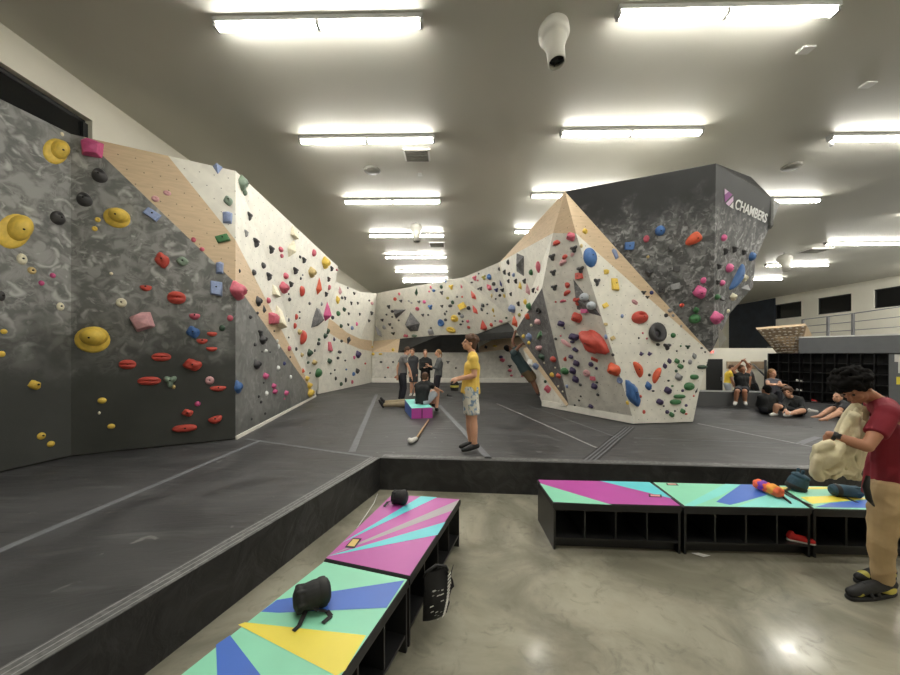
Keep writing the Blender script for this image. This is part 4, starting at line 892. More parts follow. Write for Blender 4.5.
# ------------------------------------------------------------------ benches
for nm, c in dict(pad_mint=(138, 212, 180), pad_purple=(178, 72, 158), pad_cyan=(92, 200, 212), pad_grey=(160, 150, 158), pad_blue=(62, 106, 196), pad_yellow=(234, 216, 78), pad_aqua=(128, 216, 208)).items():
    if nm != 'pad_grey' or 1: plain(nm+'_vinyl', rgb(*c), 0.42, 0.05, 3.0, 0.15)
plain('pad_edge', rgb(26, 26, 28), 0.5, 0.1)
def bench(corners, stripes, base, label, pad_label, ncell, group='striped cubby benches', open_side=1, ends=(True, True)):
    """corners on the pad top: far-left, far-right, near-right, near-left; the open side is the edge corner[a]->corner[b]"""
    r = empty('cubby_bench', (0, 0, 0), label, 'bench', group)
    c = [Vector((p.x, p.y, BENCH_Z)) for p in corners]
    cen = sum(c, Vector())/4
    # pad with rounded top
    m = MB(); bt = BENCH_Z-.055; inset = [p+(cen-p).normalized()*.014 for p in c]
    m.poly([up(p, BENCH_Z) for p in inset][::-1], base)
    for k in range(4):
        j = (k+1) % 4
        m.poly([inset[k], inset[j], up(c[j], BENCH_Z-.012), up(c[k], BENCH_Z-.012)][::-1], base if k == 0 else 'pad_edge')
        m.poly([up(c[k], BENCH_Z-.012), up(c[j], BENCH_Z-.012), up(c[j], bt), up(c[k], bt)][::-1], 'pad_edge')
    for pts, mt in stripes:
        q = [up(p, BENCH_Z+.0015) for p in pts]
        a = sum((q[k].x*q[(k+1) % len(q)].y-q[(k+1) % len(q)].x*q[k].y) for k in range(len(q)))
        m.poly(q if a > 0 else q[::-1], mt)
    m.build('pad', r)
    # carcass: open along the front edge f0-f1, back along b0-b1
    f0, f1, b0, b1 = (c[3], c[2], c[0], c[1]) if open_side == 1 else (c[2], c[1], c[3], c[0])
    s = [p+(cen-p).normalized()*.02 for p in (f0, f1, b0, b1)]; f0, f1, b0, b1 = s
    zt = bt-.002
    def board(p, q, z0, z1, th, name='panel', mt='black_laminate'):
        d = (q-p); d.z = 0; n = Vector((-d.y, d.x, 0)).normalized()*th/2
        m = MB(); lo, hi = [], []
        base = [up(p-n, z0), up(p+n, z0), up(q+n, z0), up(q-n, z0)]; top = [up(x, z1) for x in base]
        m.poly(base, mt); m.poly(top[::-1], mt)
        for k in range(4): j = (k+1) % 4; m.poly([base[k], top[k], top[j], base[j]], mt)
        bmx = m.build(name, r); return bmx
    def flat(z0, z1, name, mt, e=0.0):
        m = MB(); q = [f0, f1, b1, b0]; q = [p.lerp(sum(q, Vector())/4, e) for p in q]
        lo = [up(p, z0) for p in q]; hi = [up(p, z1) for p in q]
        m.poly(hi, mt); m.poly(lo[::-1], mt)
        for k in range(4): j = (k+1) % 4; m.poly([lo[k], lo[j], hi[j], hi[k]], mt)
        m.build(name, r)
    flat(zt-.02, zt, 'top_board', 'black_laminate'); flat(.1, .118, 'shelf', 'black_laminate', .01)
    board(b0, b1, 0.0, zt, .018, 'back_panel', 'dark_laminate')
    tk0, tk1 = f0.lerp(b0, .14), f1.lerp(b1, .14); board(tk0, tk1, 0.0, .1, .018, 'toe_kick', 'dark_laminate')
    for k in range(ncell+1):
        t = k/ncell; p, q = f0.lerp(f1, t), b0.lerp(b1, t)
        if k in (0, ncell): board(p, q, 0.0, zt, .02, 'end_panel')
        else: board(p.lerp(q, .02), q, .118, zt-.02, .014, 'divider')
    return r
ZB = lambda x, y: PZ(x, y, BENCH_Z)
T = lambda *p: [ZB(*q) for q in p]
b1c = T((392, 494), (460.5, 499), (410, 577), (324, 559))
O = ZB(327, 556.5)
fan_ = lambda a, b: [O, ZB(*a), ZB(*b)]
bench(b1c, [(fan_((437.5, 535), (445.5, 522)), 'pad_cyan_vinyl'), (fan_((452.5, 510.5), (459.3, 499.8)), 'pad_grey_vinyl'), ([O, ZB(460.0, 499.3), ZB(438, 497.5)], 'pad_purple_vinyl'), ([ZB(332, 550), ZB(438, 497.5), ZB(421, 496.4)], 'pad_cyan_vinyl')][0:2]+[([ZB(342, 543), ZB(437, 497.4), ZB(421, 496.3)], 'pad_cyan_vinyl')],
      'pad_purple_vinyl', 'purple, cyan and grey striped cubby bench next to the mat corner', None, 4, open_side=2)
n0, n1 = ZB(324.5, 560.5), ZB(409, 578.5)
nn1 = n1+(ZB(343, 675)-n1).normalized()*1.35; nn0 = n0+(ZB(179.5, 675)-n0).normalized()*1.35
ln = lambda a, b, s: a.lerp(b, s)
bench([n0, n1, nn1, nn0], [(T((261, 612), (277, 600), (404.5, 580.5), (386.5, 608), (279, 613)), 'pad_blue_vinyl'), (T((238, 625), (245, 622.5), (366, 635.5), (345, 671), (336, 676)), 'pad_yellow_vinyl'),
      ([ZB(216, 645), ZB(230, 635.5), ZB(272, 690), ZB(218, 700)], 'pad_blue_vinyl')], 'pad_mint_vinyl', 'mint, blue and yellow striped cubby bench in the near left corner', None, 5, open_side=2)
ra = T((537, 479.5), (650, 482), (682, 506), (553, 502.5)); rb = T((652, 482.1), (775.5, 485.2), (812, 508.5), (684, 506.2)); rcn = T((777, 485.3), (905, 488), (950, 512), (813.5, 508.6))
bench(ra, [(T((540.5, 483.5), (612, 505), (553.3, 502), (540, 483.6)), 'pad_mint_vinyl'), (T((600, 481), (649.5, 482.2), (672, 498.6), (653, 494)), 'pad_cyan_vinyl')], 'pad_purple_vinyl', 'purple and mint striped cubby bench at the open end of the long bench row', None, 4, open_side=1)
bench(rb, [(T((684, 505.5), (694, 506.4), (722, 495), (741, 484.5), (725, 484)), 'pad_aqua_vinyl'), (T((716, 502), (741, 484.4), (757, 484.8), (767, 495), (740, 502.7), (730, 505)), 'pad_blue_vinyl'), (T((737, 507), (767, 495), (786, 494), (808, 507.5)), 'pad_aqua_vinyl')], 'pad_mint_vinyl', 'mint and blue striped cubby bench in the middle of the long bench row', None, 4, open_side=1)
bench(rcn, [(T((779, 487), (845, 487), (860, 489), (783, 489.5)), 'pad_yellow_vinyl'), (T((800, 497), (852, 495), (870, 499), (812, 504)), 'pad_yellow_vinyl'), (T((815, 507.3), (830, 503), (872, 499.5), (905, 502), (930, 509)), 'pad_blue_vinyl'), (T((860, 488.5), (904, 488.5), (910, 491), (866, 491)), 'pad_blue_vinyl')], 'pad_mint_vinyl', 'yellow, mint and blue cubby bench behind the standing person in red', None, 4, open_side=1)
def lerp_box(name, pts, z, h, mt, label, cat, parent=None):
    m = MB(); q = [ZB(*p) for p in pts]; lo = [up(p, z) for p in q]; hi = [up(p, z+h) for p in q]
    m.poly(hi, mt); m.poly(lo[::-1], mt)
    for k in range(4): j = (k+1) % 4; m.poly([lo[k], lo[j], hi[j], hi[k]], mt)
    return m.build(name, parent)
plain('tag_gold', rgb(206, 176, 96), 0.5, 0.05); plain('tag_black', rgb(28, 26, 24), 0.5, 0.05); plain('tag_rose', rgb(226, 150, 150), 0.5, .05)
BZ = BENCH_Z+.002
for pts, lab in (([(345, 547.5), (354.5, 548.5), (361.5, 539), (353, 538.5)], 'black and gold label patch on the purple bench by the mat corner'), ([(649, 497), (662, 497.5), (661.5, 495), (648.5, 494.5)], 'small black edged label patch on the purple end of the bench row'), ([(667, 485.3), (678.5, 485.6), (676.5, 483.8), (666, 483.6)], 'small label patch at the back of the middle bench pad')):
    o = lerp_box('label_patch', pts, BZ, .003, 'tag_black', None, None); tag(o, lab, 'label', 'label patches on the bench pads')
    c = [sum(p[i] for p in pts)/4 for i in (0, 1)]; inn_ = [tuple(c[i]+(p[i]-c[i])*.72 for i in (0, 1)) for p in pts]
    lerp_box('label_face', inn_, BZ+.003, .001, 'tag_gold' if pts[0][0] == 345 else 'tag_rose', None, None, o)

# ------------------------------------------------------------------ bags and small things on the benches
plain('bag_black', rgb(32, 32, 34), 0.75, 0.25, 12.0, 0.5); plain('strap_black', rgb(22, 22, 23), 0.6, 0.1); plain('bag_teal', rgb(44, 72, 88), 0.8, 0.3, 14.0, 0.5)
def chalk_bag(c, ax, ln_, rad, mat, lab, straps, cat='chalk bag', rim=None):
    """round drawstring bag lying on its side"""
    r = empty('chalk_bag', c, lab, cat); ax = Vector(ax).normalized(); q = Vector((0, 0, rad))
    bm = bmesh.new(); prof = [(.0, .55), (.06, .86), (.18, .98), (.45, 1.0), (.66, .93), (.76, .82), (.84, .93), (.93, .8), (1.0, .42)]
    pts = [(q+ax*(t-.5)*ln_, rad*k) for t, k in prof]
    for (p, a), (p2, a2) in zip(pts, pts[1:]): rc(bm, p, a, p2, a2, True, True, 20)
    sd = ax.cross(Vector((0, 0, 1))).normalized()
    for k in range(6):
        a = k*1.05; e = q+ax*.36*ln_+(sd*math.cos(a)+Vector((0, 0, 1))*math.sin(a))*rad*.82; rc(bm, e, rad*.2, e-ax*.16*ln_, rad*.13, seg=8)
    b = skin(bm, 'pouch', mat, max(rad/16, .004), 3, r, floor=0.0)
    m = MB(); m.lathe(q-ax*.38*ln_, [(rad*1.01, 0), (rad*1.05, .01), (rad*1.05, .03), (rad*1.01, .04)], 'strap_black', ax); m.build('rim', r)
    for st in straps:
        m = MB()
        st = [Vector(p) for p in st]
        for k in range(len(st)-1):
            a, b_ = st[k], st[k+1]; d = (b_-a).normalized(); s = d.cross(Vector((0, 0, 1))).normalized()*.012
            w = Vector((0, 0, .004)); m.poly([a-s+w, b_-s+w, b_+s+w, a+s+w][::-1], 'strap_black'); m.poly([a-s, b_-s, b_+s, a+s], 'strap_black')
            m.poly([a-s, a-s+w, b_-s+w, b_-s], 'strap_black'); m.poly([a+s, b_+s, b_+s+w, a+s+w], 'strap_black')
        m.build('strap', r)
    return r
c = ZB(312, 608); rel = lambda x, y, z=0.004: ZB(x, y)-c+Vector((0, 0, z))
chalk_bag(c, (-.86, -.5, 0), .2, .075, 'bag_black', 'black chalk bag with loose straps lying on the mint striped bench', [[Vector((-.03, -.04, .05)), rel(306, 616, .03), rel(299, 627), rel(293.5, 632)], [Vector((.0, -.05, .06)), rel(318, 616, .03), rel(327, 612), rel(331, 617), rel(323, 624)]])
c = ZB(399.5, 504); rel = lambda x, y, z=0.004: ZB(x, y)-c+Vector((0, 0, z))
chalk_bag(c, (-.95, .15, 0), .16, .068, 'bag_black', 'small black chalk bag on the far end of the purple striped bench', [[Vector((-.05, -.03, .05)), rel(388, 504, .02), rel(384, 507)]])
c = ZB(798, 490); rel = lambda x, y, z=0.004: ZB(x, y)-c+Vector((0, 0, z))
chalk_bag(c, (.35, -.1, 1), .2, .085, 'bag_teal', 'dark teal chalk bag standing on the bench beyond the rolled orange bundle', [[Vector((-.07, 0, .03)), rel(786, 491), rel(778, 489)], [rel(776, 488), rel(790, 497), rel(812, 506)]])
c = ZB(846, 497); rel = lambda x, y, z=0.004: ZB(x, y)-c+Vector((0, 0, z))
chalk_bag(c, (.9, -.25, 0), .26, .062, 'bag_teal', 'dark blue pouch lying on the bench beside the standing person', [[Vector((-.05, -.04, .02)), rel(850, 500), rel(857, 503)]], 'pouch')
# rolled orange and purple bundle
for nm, cc in dict(roll_orange=(236, 104, 66), roll_purple=(126, 62, 178), roll_gold=(238, 160, 60)).items(): plain(nm, rgb(*cc), 0.7, 0.15, 20.0, 0.3)
r = empty('fabric_roll', ZB(769, 494), 'orange and purple rolled fabric bundle on the middle bench', 'fabric roll')
ax = (ZB(781, 499)-ZB(757, 489)); ax.z = 0; ax.normalize()
for k, (t, ra_, mt) in enumerate([(-.10, .06, 'roll_orange'), (-.05, .062, 'roll_purple'), (.0, .06, 'roll_orange'), (.05, .064, 'roll_gold'), (.08, .058, 'roll_orange')]):
    bm = bmesh.new(); p = ax*t+Vector((0, 0, ra_)); s = Vector((-ax.y, ax.x, 0))
    for q in range(5): a = q*1.257; rc(bm, p+(s*math.cos(a)+Vector((0, 0, 1))*math.sin(a))*ra_*.45-ax*.02, ra_*.5, p+(s*math.cos(a+.5)+Vector((0, 0, 1))*math.sin(a+.5))*ra_*.45+ax*.02, ra_*.5, seg=10)
    skin(bm, 'fold', mt, .008, 2, r, floor=0.0)
m = MB(); a, b_ = ZB(778, 494)-r.location, ZB(790, 503.5)-r.location
m.tube([a+Vector((-.05, 0, .03)), a.lerp(b_, .5)+Vector((0, 0, .012)), b_+Vector((0, 0, .012)), b_+Vector((.01, -.03, -.04)), b_+Vector((.01, -.03, -.12))], .011, 'strap_black'); m.build('strap', r)
# tote bag hanging on the cubby side of the purple bench
def tote():
    a, b_ = b1c[1], b1c[2]; d = (b_-a); d.z = 0; d.normalize(); n = Vector((-d.y, d.x, 0)); n = n if n.x > 0 else -n
    o = b_-d*.17+n*.02; o.z = 0; d = Vector((.9, .43, 0)).normalized(); n = Vector((.43, -.9, 0)).normalized(); o += d*.09
    r = empty('tote_bag', o, 'black tote bag with white print hanging from the side of the purple bench', 'tote bag')
    plain('print_white', rgb(214, 214, 210), .7, .05)
    m = MB(); w, h, z0 = .18, .33, .06
    X = lambda s, z, t: d*s+n*t+Vector((0, 0, z))
    prof = [(0, .03), (.25, .075), (.6, .085), (1, .02)]
    S = [-w/2, -w/4, 0, w/4, w/2]; bul = [.35, .85, 1, .85, .35]
    for i in range(len(prof)-1):
        for j in range(4):
            f = lambda k, q: X(S[q]+.004*k, z0+h*prof[k][0], prof[k][1]*bul[q])
            g = lambda k, q: X(S[q]+.004*k, z0+h*prof[k][0], .0)
            m.poly([f(i, j), f(i, j+1), f(i+1, j+1), f(i+1, j)], 'bag_black', smooth=True); m.poly([g(i, j), g(i+1, j), g(i+1, j+1), g(i, j+1)], 'bag_black')
    for q in (0, 4):
        for k in range(3): m.poly([X(S[q]+.004*k, z0+h*prof[k][0], 0), X(S[q]+.004*k, z0+h*prof[k][0], prof[k][1]*.35), X(S[q]+.02*(k+1), z0+h*prof[k+1][0], prof[k+1][1]*.35), X(S[q]+.02*(k+1), z0+h*prof[k+1][0], 0)], 'bag_black')
    m.build('bag_body', r)
    # printed side gusset: a white lettered strip along the far seam, small motifs on the face
    rr = random.Random(5)
    for k in range(14):
        m = MB(); z = z0+.015+h*.9*k/14; s0 = w/2-.052+.003*k
        sn_ = math.sin(math.pi*k/14); m.poly([X(s0, z, .056+.026*sn_), X(s0+.036, z+.006, .034+.022*sn_), X(s0+.036, z+.02, .034+.022*sn_), X(s0, z+.014, .056+.026*sn_)], 'print_white'); m.build('printed_mark', r)
    for k in range(16):
        m = MB(); s, z = rr.uniform(-.06, .025), z0+rr.uniform(.04, .26); q = rr.uniform(.006, .016); t = .092
        m.poly([X(s-q, z, t), X(s+q, z+.004, t), X(s+q*.8, z+q*.7, t), X(s-q*.8, z+q*.6, t)], 'print_white'); m.build('printed_mark', r)
    m = MB()
    m.tube([X(-.09, z0+h-.01, .03), X(-.07, z0+h+.03, .04), X(0, z0+h+.05, .03), X(.07, z0+h+.03, .04), X(.09, z0+h-.01, .03)], .011, 'strap_black')
    m.tube([X(.08, z0+h-.02, .03), X(.12, z0+h-.08, .04), X(.13, z0+h-.13, .04), X(.10, z0+h-.16, .04)], .008, 'strap_black')
    m.build('handle', r)
tote()
# red shoe in the cubby, paper scrap, cord, brush
plain('shoe_red', rgb(206, 34, 34), 0.55, 0.15, 14.0); plain('shoe_sole', rgb(200, 196, 190), .6, .05); plain('shoe_dark', rgb(30, 30, 32), 0.6, .15); plain('shoe_white', rgb(222, 220, 214), .6, .05)
def shoe_obj(name, a, b_, w, mat, lab, cat='shoe', sole='shoe_dark', group=None, lift=0.0):
    a, b_ = Vector(a), Vector(b_); d = (b_-a); ln_ = d.length; d.normalize(); c = (a+b_)/2; z = a.z
    r = empty(name, Vector((c.x, c.y, z)), lab, cat, group); o = Vector((0, 0, 0))
    bm = bmesh.new(); k = ln_/.28
    rc(bm, -d*.10*k+Vector((0, 0, .045*k)), .036*k, -d*.02*k+Vector((0, 0, .045*k)), .036*k); rc(bm, -d*.02*k+Vector((0, 0, .045*k)), .038*k, d*.09*k+Vector((0, 0, .03*k)), .034*k); rc(bm, -d*.1*k+Vector((0, 0, .05*k)), .034*k, -d*.09*k+Vector((0, 0, .085*k)), .032*k, seg=10)
    skin(bm, 'upper', mat, .008*k, 2, r, floor=.012*k)
    bm = bmesh.new(); rc(bm, -d*.1*k+Vector((0, 0, .008*k)), .036*k, d*.09*k+Vector((0, 0, .008*k)), .036*k)
    s = skin(bm, 'sole', sole, .008*k, 1, r, floor=0.0)
    for v in s.data.vertices: v.co.z = min(v.co.z, .016*k)
    return r
p = PZ(803, 543, .118); shoe_obj('climbing_shoe', p+Vector((-.1, .07, 0)), p+Vector((.1, -.04, 0)), .1, 'shoe_red', 'red shoe with pale sole edge left in the bench cubby', 'shoe', 'shoe_sole')
m = MB(); p = PZ(700, 556, 0.0); m.slab([p+Vector((-.06, .03, .012)), p+Vector((.02, -.02, .004)), p+Vector((.08, -.025, .02)), p+Vector((.0, .02, .02))], 'print_white', Vector((0, 0, 1)), .002)
tag(m.build('paper_scrap'), 'small crumpled white paper scrap on the concrete before the bench row', 'paper')
m = MB(); pts = [ZB(388, 503)+Vector((-.06, -.02, -.1))]+[PZ(x, y, .006) for x, y in ((377.5, 494), (374, 503), (366, 515), (357, 528))]
m.tube(pts[1:], .006, 'print_white', 6); tag(m.build('white_cord'), 'thin white cord on the concrete between mat side and purple bench', 'cord')
plain('stick_wood', rgb(186, 150, 112), .6, .1)
m = MB(); a, b_ = ZM(428.5, 421), ZM(416, 441.5); m.tube([a+Vector((0, 0, .02)), b_+Vector((0, 0, .05))], .018, 'stick_wood'); o = m.build('long_brush'); tag(o, 'long wooden handled brush lying on the dark mat behind the mat corner', 'brush')
bm = bmesh.new(); rc(bm, b_+Vector((.0, 0, .05)), .035, ZM(411, 444)+Vector((0, 0, .05)), .045); rc(bm, ZM(411, 444)+Vector((0, 0, .05)), .045, ZM(409.5, 442.5)+Vector((0, 0, .05)), .035); skin(bm, 'brush_head', 'shoe_white', .012, 2, o, floor=MAT_Z+.002)

# ------------------------------------------------------------------ far right: cubby shelf, mezzanine, board, railing
sd = Vector((.52, -.854, 0)).normalized(); sn = Vector((-sd.y*-1, sd.x*-1, 0)); sn = Vector((sd.y, -sd.x, 0)); sn = sn if sn.y < 0 else -sn
SO = P(768, 400, 11.24); SO.z = 0
SL = 2.46
shelf = empty('cubby_shelf', (0, 0, 0), 'tall black cubby shelf against the far right wall behind the seated people', 'shelf')
def sbox(m, s0, s1, t0, t1, z0, z1, mt):
    q = [SO+sd*s0-sn*t0, SO+sd*s1-sn*t0, SO+sd*s1-sn*t1, SO+sd*s0-sn*t1]; lo = [up(p, z0) for p in q]; hi = [up(p, z1) for p in q]
    m.poly(hi, mt); m.poly(lo[::-1], mt)
    for k in range(4): j = (k+1) % 4; m.poly([lo[k], lo[j], hi[j], hi[k]], mt)
m = MB(); sbox(m, 0, SL, .36, .38, MAT_Z, 1.95, 'dark_laminate'); m.build('back_panel', shelf)
for k in range(11):
    m = MB(); s = SL*k/10; sbox(m, s-.009, s+.009, 0, .36, MAT_Z, 1.95, 'black_laminate'); m.build('upright', shelf)
for k in range(6):
    m = MB(); z = 1.95-.296*k; sbox(m, 0, SL, .004, .36, z-.018, z, 'black_laminate'); m.build('shelf_board', shelf)
shn = 0
for s, row, mt, lab in [(.72, 2, 'shoe_white', 'white shoe in the third row of the far cubby shelf'), (.72, 3, 'shoe_white', 'white shoe one row below the other on the far cubby shelf'), (1.05, 4, 'shoe_red', 'dark red shoe low in the far cubby shelf'), (2.28, 3, 'shoe_white', 'pale shoe near the notices on the far cubby shelf'), (.30, 3, 'shoe_dark', 'dark shoe behind the stretching person on the far cubby shelf')]:
    z = 1.95-.296*(row)-.296+.002; c = SO+sd*s-sn*.16; c.z = z; shoe_obj('street_shoe', c-sd*.08+sn*.05, c+sd*.08+sn*.12, .08, mt, lab, 'shoe', 'shoe_sole', 'shoes on the far shelf')
m = MB(); sbox(m, SL+.005, SL+2.4, .0, .06, MAT_Z, 1.95, 'steel_grey'); m.m = ['fascia_grey']*len(m.m); struct(m, 'wall_notice_side')
for s, z, w, h, mt, lab in [(.1, 1.72, .12, .2, 'shoe_white', 'white paper notice on the grey panel beside the cubby shelf'), (.16, 1.42, .11, .3, 'print_white', 'large white paper notice below the first on the grey panel'), (.13, 1.12, .1, .2, 'pad_yellow_vinyl', 'yellow notice lowest on the grey panel beside the shelf'), (.42, 1.72, .16, .24, 'shoe_white', 'white paper notice at the frame edge on the grey panel')]:
    m = MB(); sbox(m, SL+s, SL+s+w, -.006, -.001, z, z+h, mt); tag(m.build('notice'), lab, 'notice', 'notices on the grey panel')
# mezzanine
fs = 0.72
f0 = SO+sd*(fs+.02)+sn*.04; f1 = SO+sd*7.5+sn*.04
m = MB(); q = [f0, f1, Vector((XR-.3, f1.y, 0)), Vector((XR-.1, 24, 0)), Vector((22.5, 24, 0)), Vector((15.4, 15.2, 0))]
for z0, z1, mt in ((1.955, 2.43, 'fascia_grey'),):
    lo, hi = [up(p, z0) for p in q], [up(p, z1) for p in q]; m.poly(hi, mt); m.poly(lo[::-1], mt)
    for k in range(len(q)): j = (k+1) % len(q); m.poly([lo[k], lo[j], hi[j], hi[k]][::-1], mt)
o = m.build('mezzanine_slab'); o['kind'] = 'structure'; o['label'] = 'grey fronted mezzanine floor above the cubby shelf'
m = MB(); lo = [up(f0, 2.43), up(f1, 2.43)]; m.slab([up(f0, 2.43)+sn*.01, up(f1, 2.43)+sn*.01, up(f1, 2.47)+sn*.01, up(f0, 2.47)+sn*.01], 'lamp_white', sn, .04); struct(m, 'trim_1')
rail = empty('guard_rail', (0, 0, 0), 'thin grey guard rail on the mezzanine under the high windows', 'railing')
pp_ = [(803, 319.5, 15.2), (828, 316.5, 14.2), (853, 313.5, 13.2), (905, 306, 11.9)]
tops = [P(*p) for p in pp_]
for t in tops:
    m = MB(); m.box((t.x, t.y, (2.43+t.z)/2), (.07, .07, t.z-2.43), 'steel_grey'); m.build('post', rail)
m = MB(); m.tube(tops, .02, 'steel_grey'); m.build('top_rail', rail)
for k in (.3, .6):
    m = MB(); m.tube([up(t, t.z-(t.z-2.43)*k) for t in tops], .015, 'steel_grey'); m.build('cable', rail)
# training board
board = empty('training_board', (0, 0, 0), 'leaning wooden training board dotted with small holds beside the mezzanine', 'training board')
a, b_, c_, d_ = P(757, 329.6, 11.0), P(806.7, 325.5, 10.5), P(800, 353.2, 10.75), P(777, 353.5, 11.25)
plain('board_wood', rgb(166, 146, 122), .6, .12, 8.0)
n = (b_-a).cross(d_-a).normalized(); n = n if n.y < 0 else -n
m = MB(); m.slab([a, b_, c_, d_], 'board_wood', n, .12, None, 'plywood_face'); m.build('panel', board)
bm = bmesh.new(); rr = random.Random(3)
for i in range(8):
    for j in range(9):
        s, t = (i+.5+rr.uniform(-.2, .2))/8, (j+.5+rr.uniform(-.2, .2))/9
        p = a.lerp(b_, s).lerp(d_.lerp(c_, s), t); ell(bm, p, (rr.uniform(.03, .055), .03, rr.uniform(.02, .03)), None, 8, 5)
me = bpy.data.meshes.new('small_hold'); bm.to_mesh(me); bm.free(); plain('board_hold', rgb(188, 178, 164), .6, .2, 3.0); me.materials.append(MATS['board_hold']); o = link_mesh('small_holds', me, board); o['kind'] = 'stuff'
m = MB(); e = P(812, 335, 10.6); m.slab([b_, e, P(803, 353, 11.2), c_], 'plywood_face', Vector((.3, -1, 0)), .05); m.build('side_board', board)
w_ = (735-CX)/F*15.4; m = MB(); m.box((w_, 15.47, 1.42), (.62, .05, .34), 'board_wood'); tag(m.build('hang_board'), 'left pale brown hang board on the far white wall', 'hang board', 'hang boards')
w_ = (759-CX)/F*15.4; m = MB(); m.box((w_, 15.47, 1.42), (.62, .05, .34), 'board_wood'); tag(m.build('hang_board'), 'hang board next to the cubby shelf on the far white wall', 'hang board', 'hang boards')
m = MB(); a = P(753, 364, 14); b_ = P(766, 377, 12.6); m.tube([a, b_], .03, 'black_metal'); m.tube([P(765.5, 360, 12.6), P(765.5, 395, 12.6)], .04, 'black_metal'); tag(m.build('pull_up_frame'), 'black metal training frame bar beside the cubby shelf', 'frame')
# purple bolster under the sitting climber
r = empty('foam_bolster', (0, 0, 0), 'purple, blue and teal foam block under the person sitting in black', 'foam block')
p0, p1 = ZM(411.5, 419), ZM(432.5, 418); p2 = ZM(404.8, 411); ext = p2-p0; p3 = p1+ext
hh = .24
for nm, pts, mt in (('front_face', [p0, p1, up(p1, MAT_Z+hh), up(p0, MAT_Z+hh)], 'pad_purple_vinyl'), ('side_face', [p2, p0, up(p0, MAT_Z+hh), up(p2, MAT_Z+hh+.06)], 'pad_blue_vinyl'), ('top_face', [up(p0, MAT_Z+hh), up(p1, MAT_Z+hh), up(p3, MAT_Z+hh+.06), up(p2, MAT_Z+hh+.06)], 'pad_aqua_vinyl'), ('rear_face', [p1, p3, up(p3, MAT_Z+hh+.06), up(p1, MAT_Z+hh)], 'pad_purple_vinyl'), ('rear_face', [p3, p2, up(p2, MAT_Z+hh+.06), up(p3, MAT_Z+hh+.06)], 'pad_blue_vinyl')):
    m = MB(); m.poly([p+Vector((0, 0, .002)) for p in pts], mt); m.build(nm, r)
m = MB(); q = p0.lerp(p1, .5); m.tube([q+Vector((0, -.004, .01)), q+Vector((0, -.004, hh))], .008, 'strap_black'); m.build('seam', r)
# ------------------------------------------------------------------ people
def basis(f, upv=(0, 0, 1)):
    f = Vector(f).normalized(); u = Vector(upv); u = (u-f*u.dot(f)).normalized(); s = f.cross(u)   # s: the person's right
    return f, u, s
def hand(bm, w, d, palm_n, s, side, curl=.5):
    """palm, four unequal bent fingers, a thumb leaving the side of the palm"""
    d = d.normalized(); n = (palm_n-d*palm_n.dot(d)).normalized(); lat = d.cross(n)*side
    pc = w+d*.045*s
    M = Matrix((lat, d, n)).transposed(); ell(bm, pc, (.040*s, .052*s, .017*s), M, 12, 8)
    for k, (x, ln_) in enumerate(((-.030, .060), (-.010, .070), (.010, .066), (.028, .052))):
        a = w+d*.085*s+lat*x*s; c1, c2 = curl*.8, curl*1.7
        b = a+(d*math.cos(c1)+n*math.sin(c1))*ln_*.55*s; e = b+(d*math.cos(c2)+n*math.sin(c2))*ln_*.55*s
        rc(bm, a-d*.02*s, .0098*s, b, .009*s, seg=8); rc(bm, b, .009*s, e, .0075*s, seg=8)
    a = w+d*.025*s-lat*.03*s; b = a+(d*.6-lat*.6+n*.35).normalized()*.045*s; e = b+(d*.85-lat*.1+n*.4).normalized()*.035*s
    rc(bm, a, .014*s, b, .011*s, seg=8); rc(bm, b, .011*s, e, .009*s, seg=8)
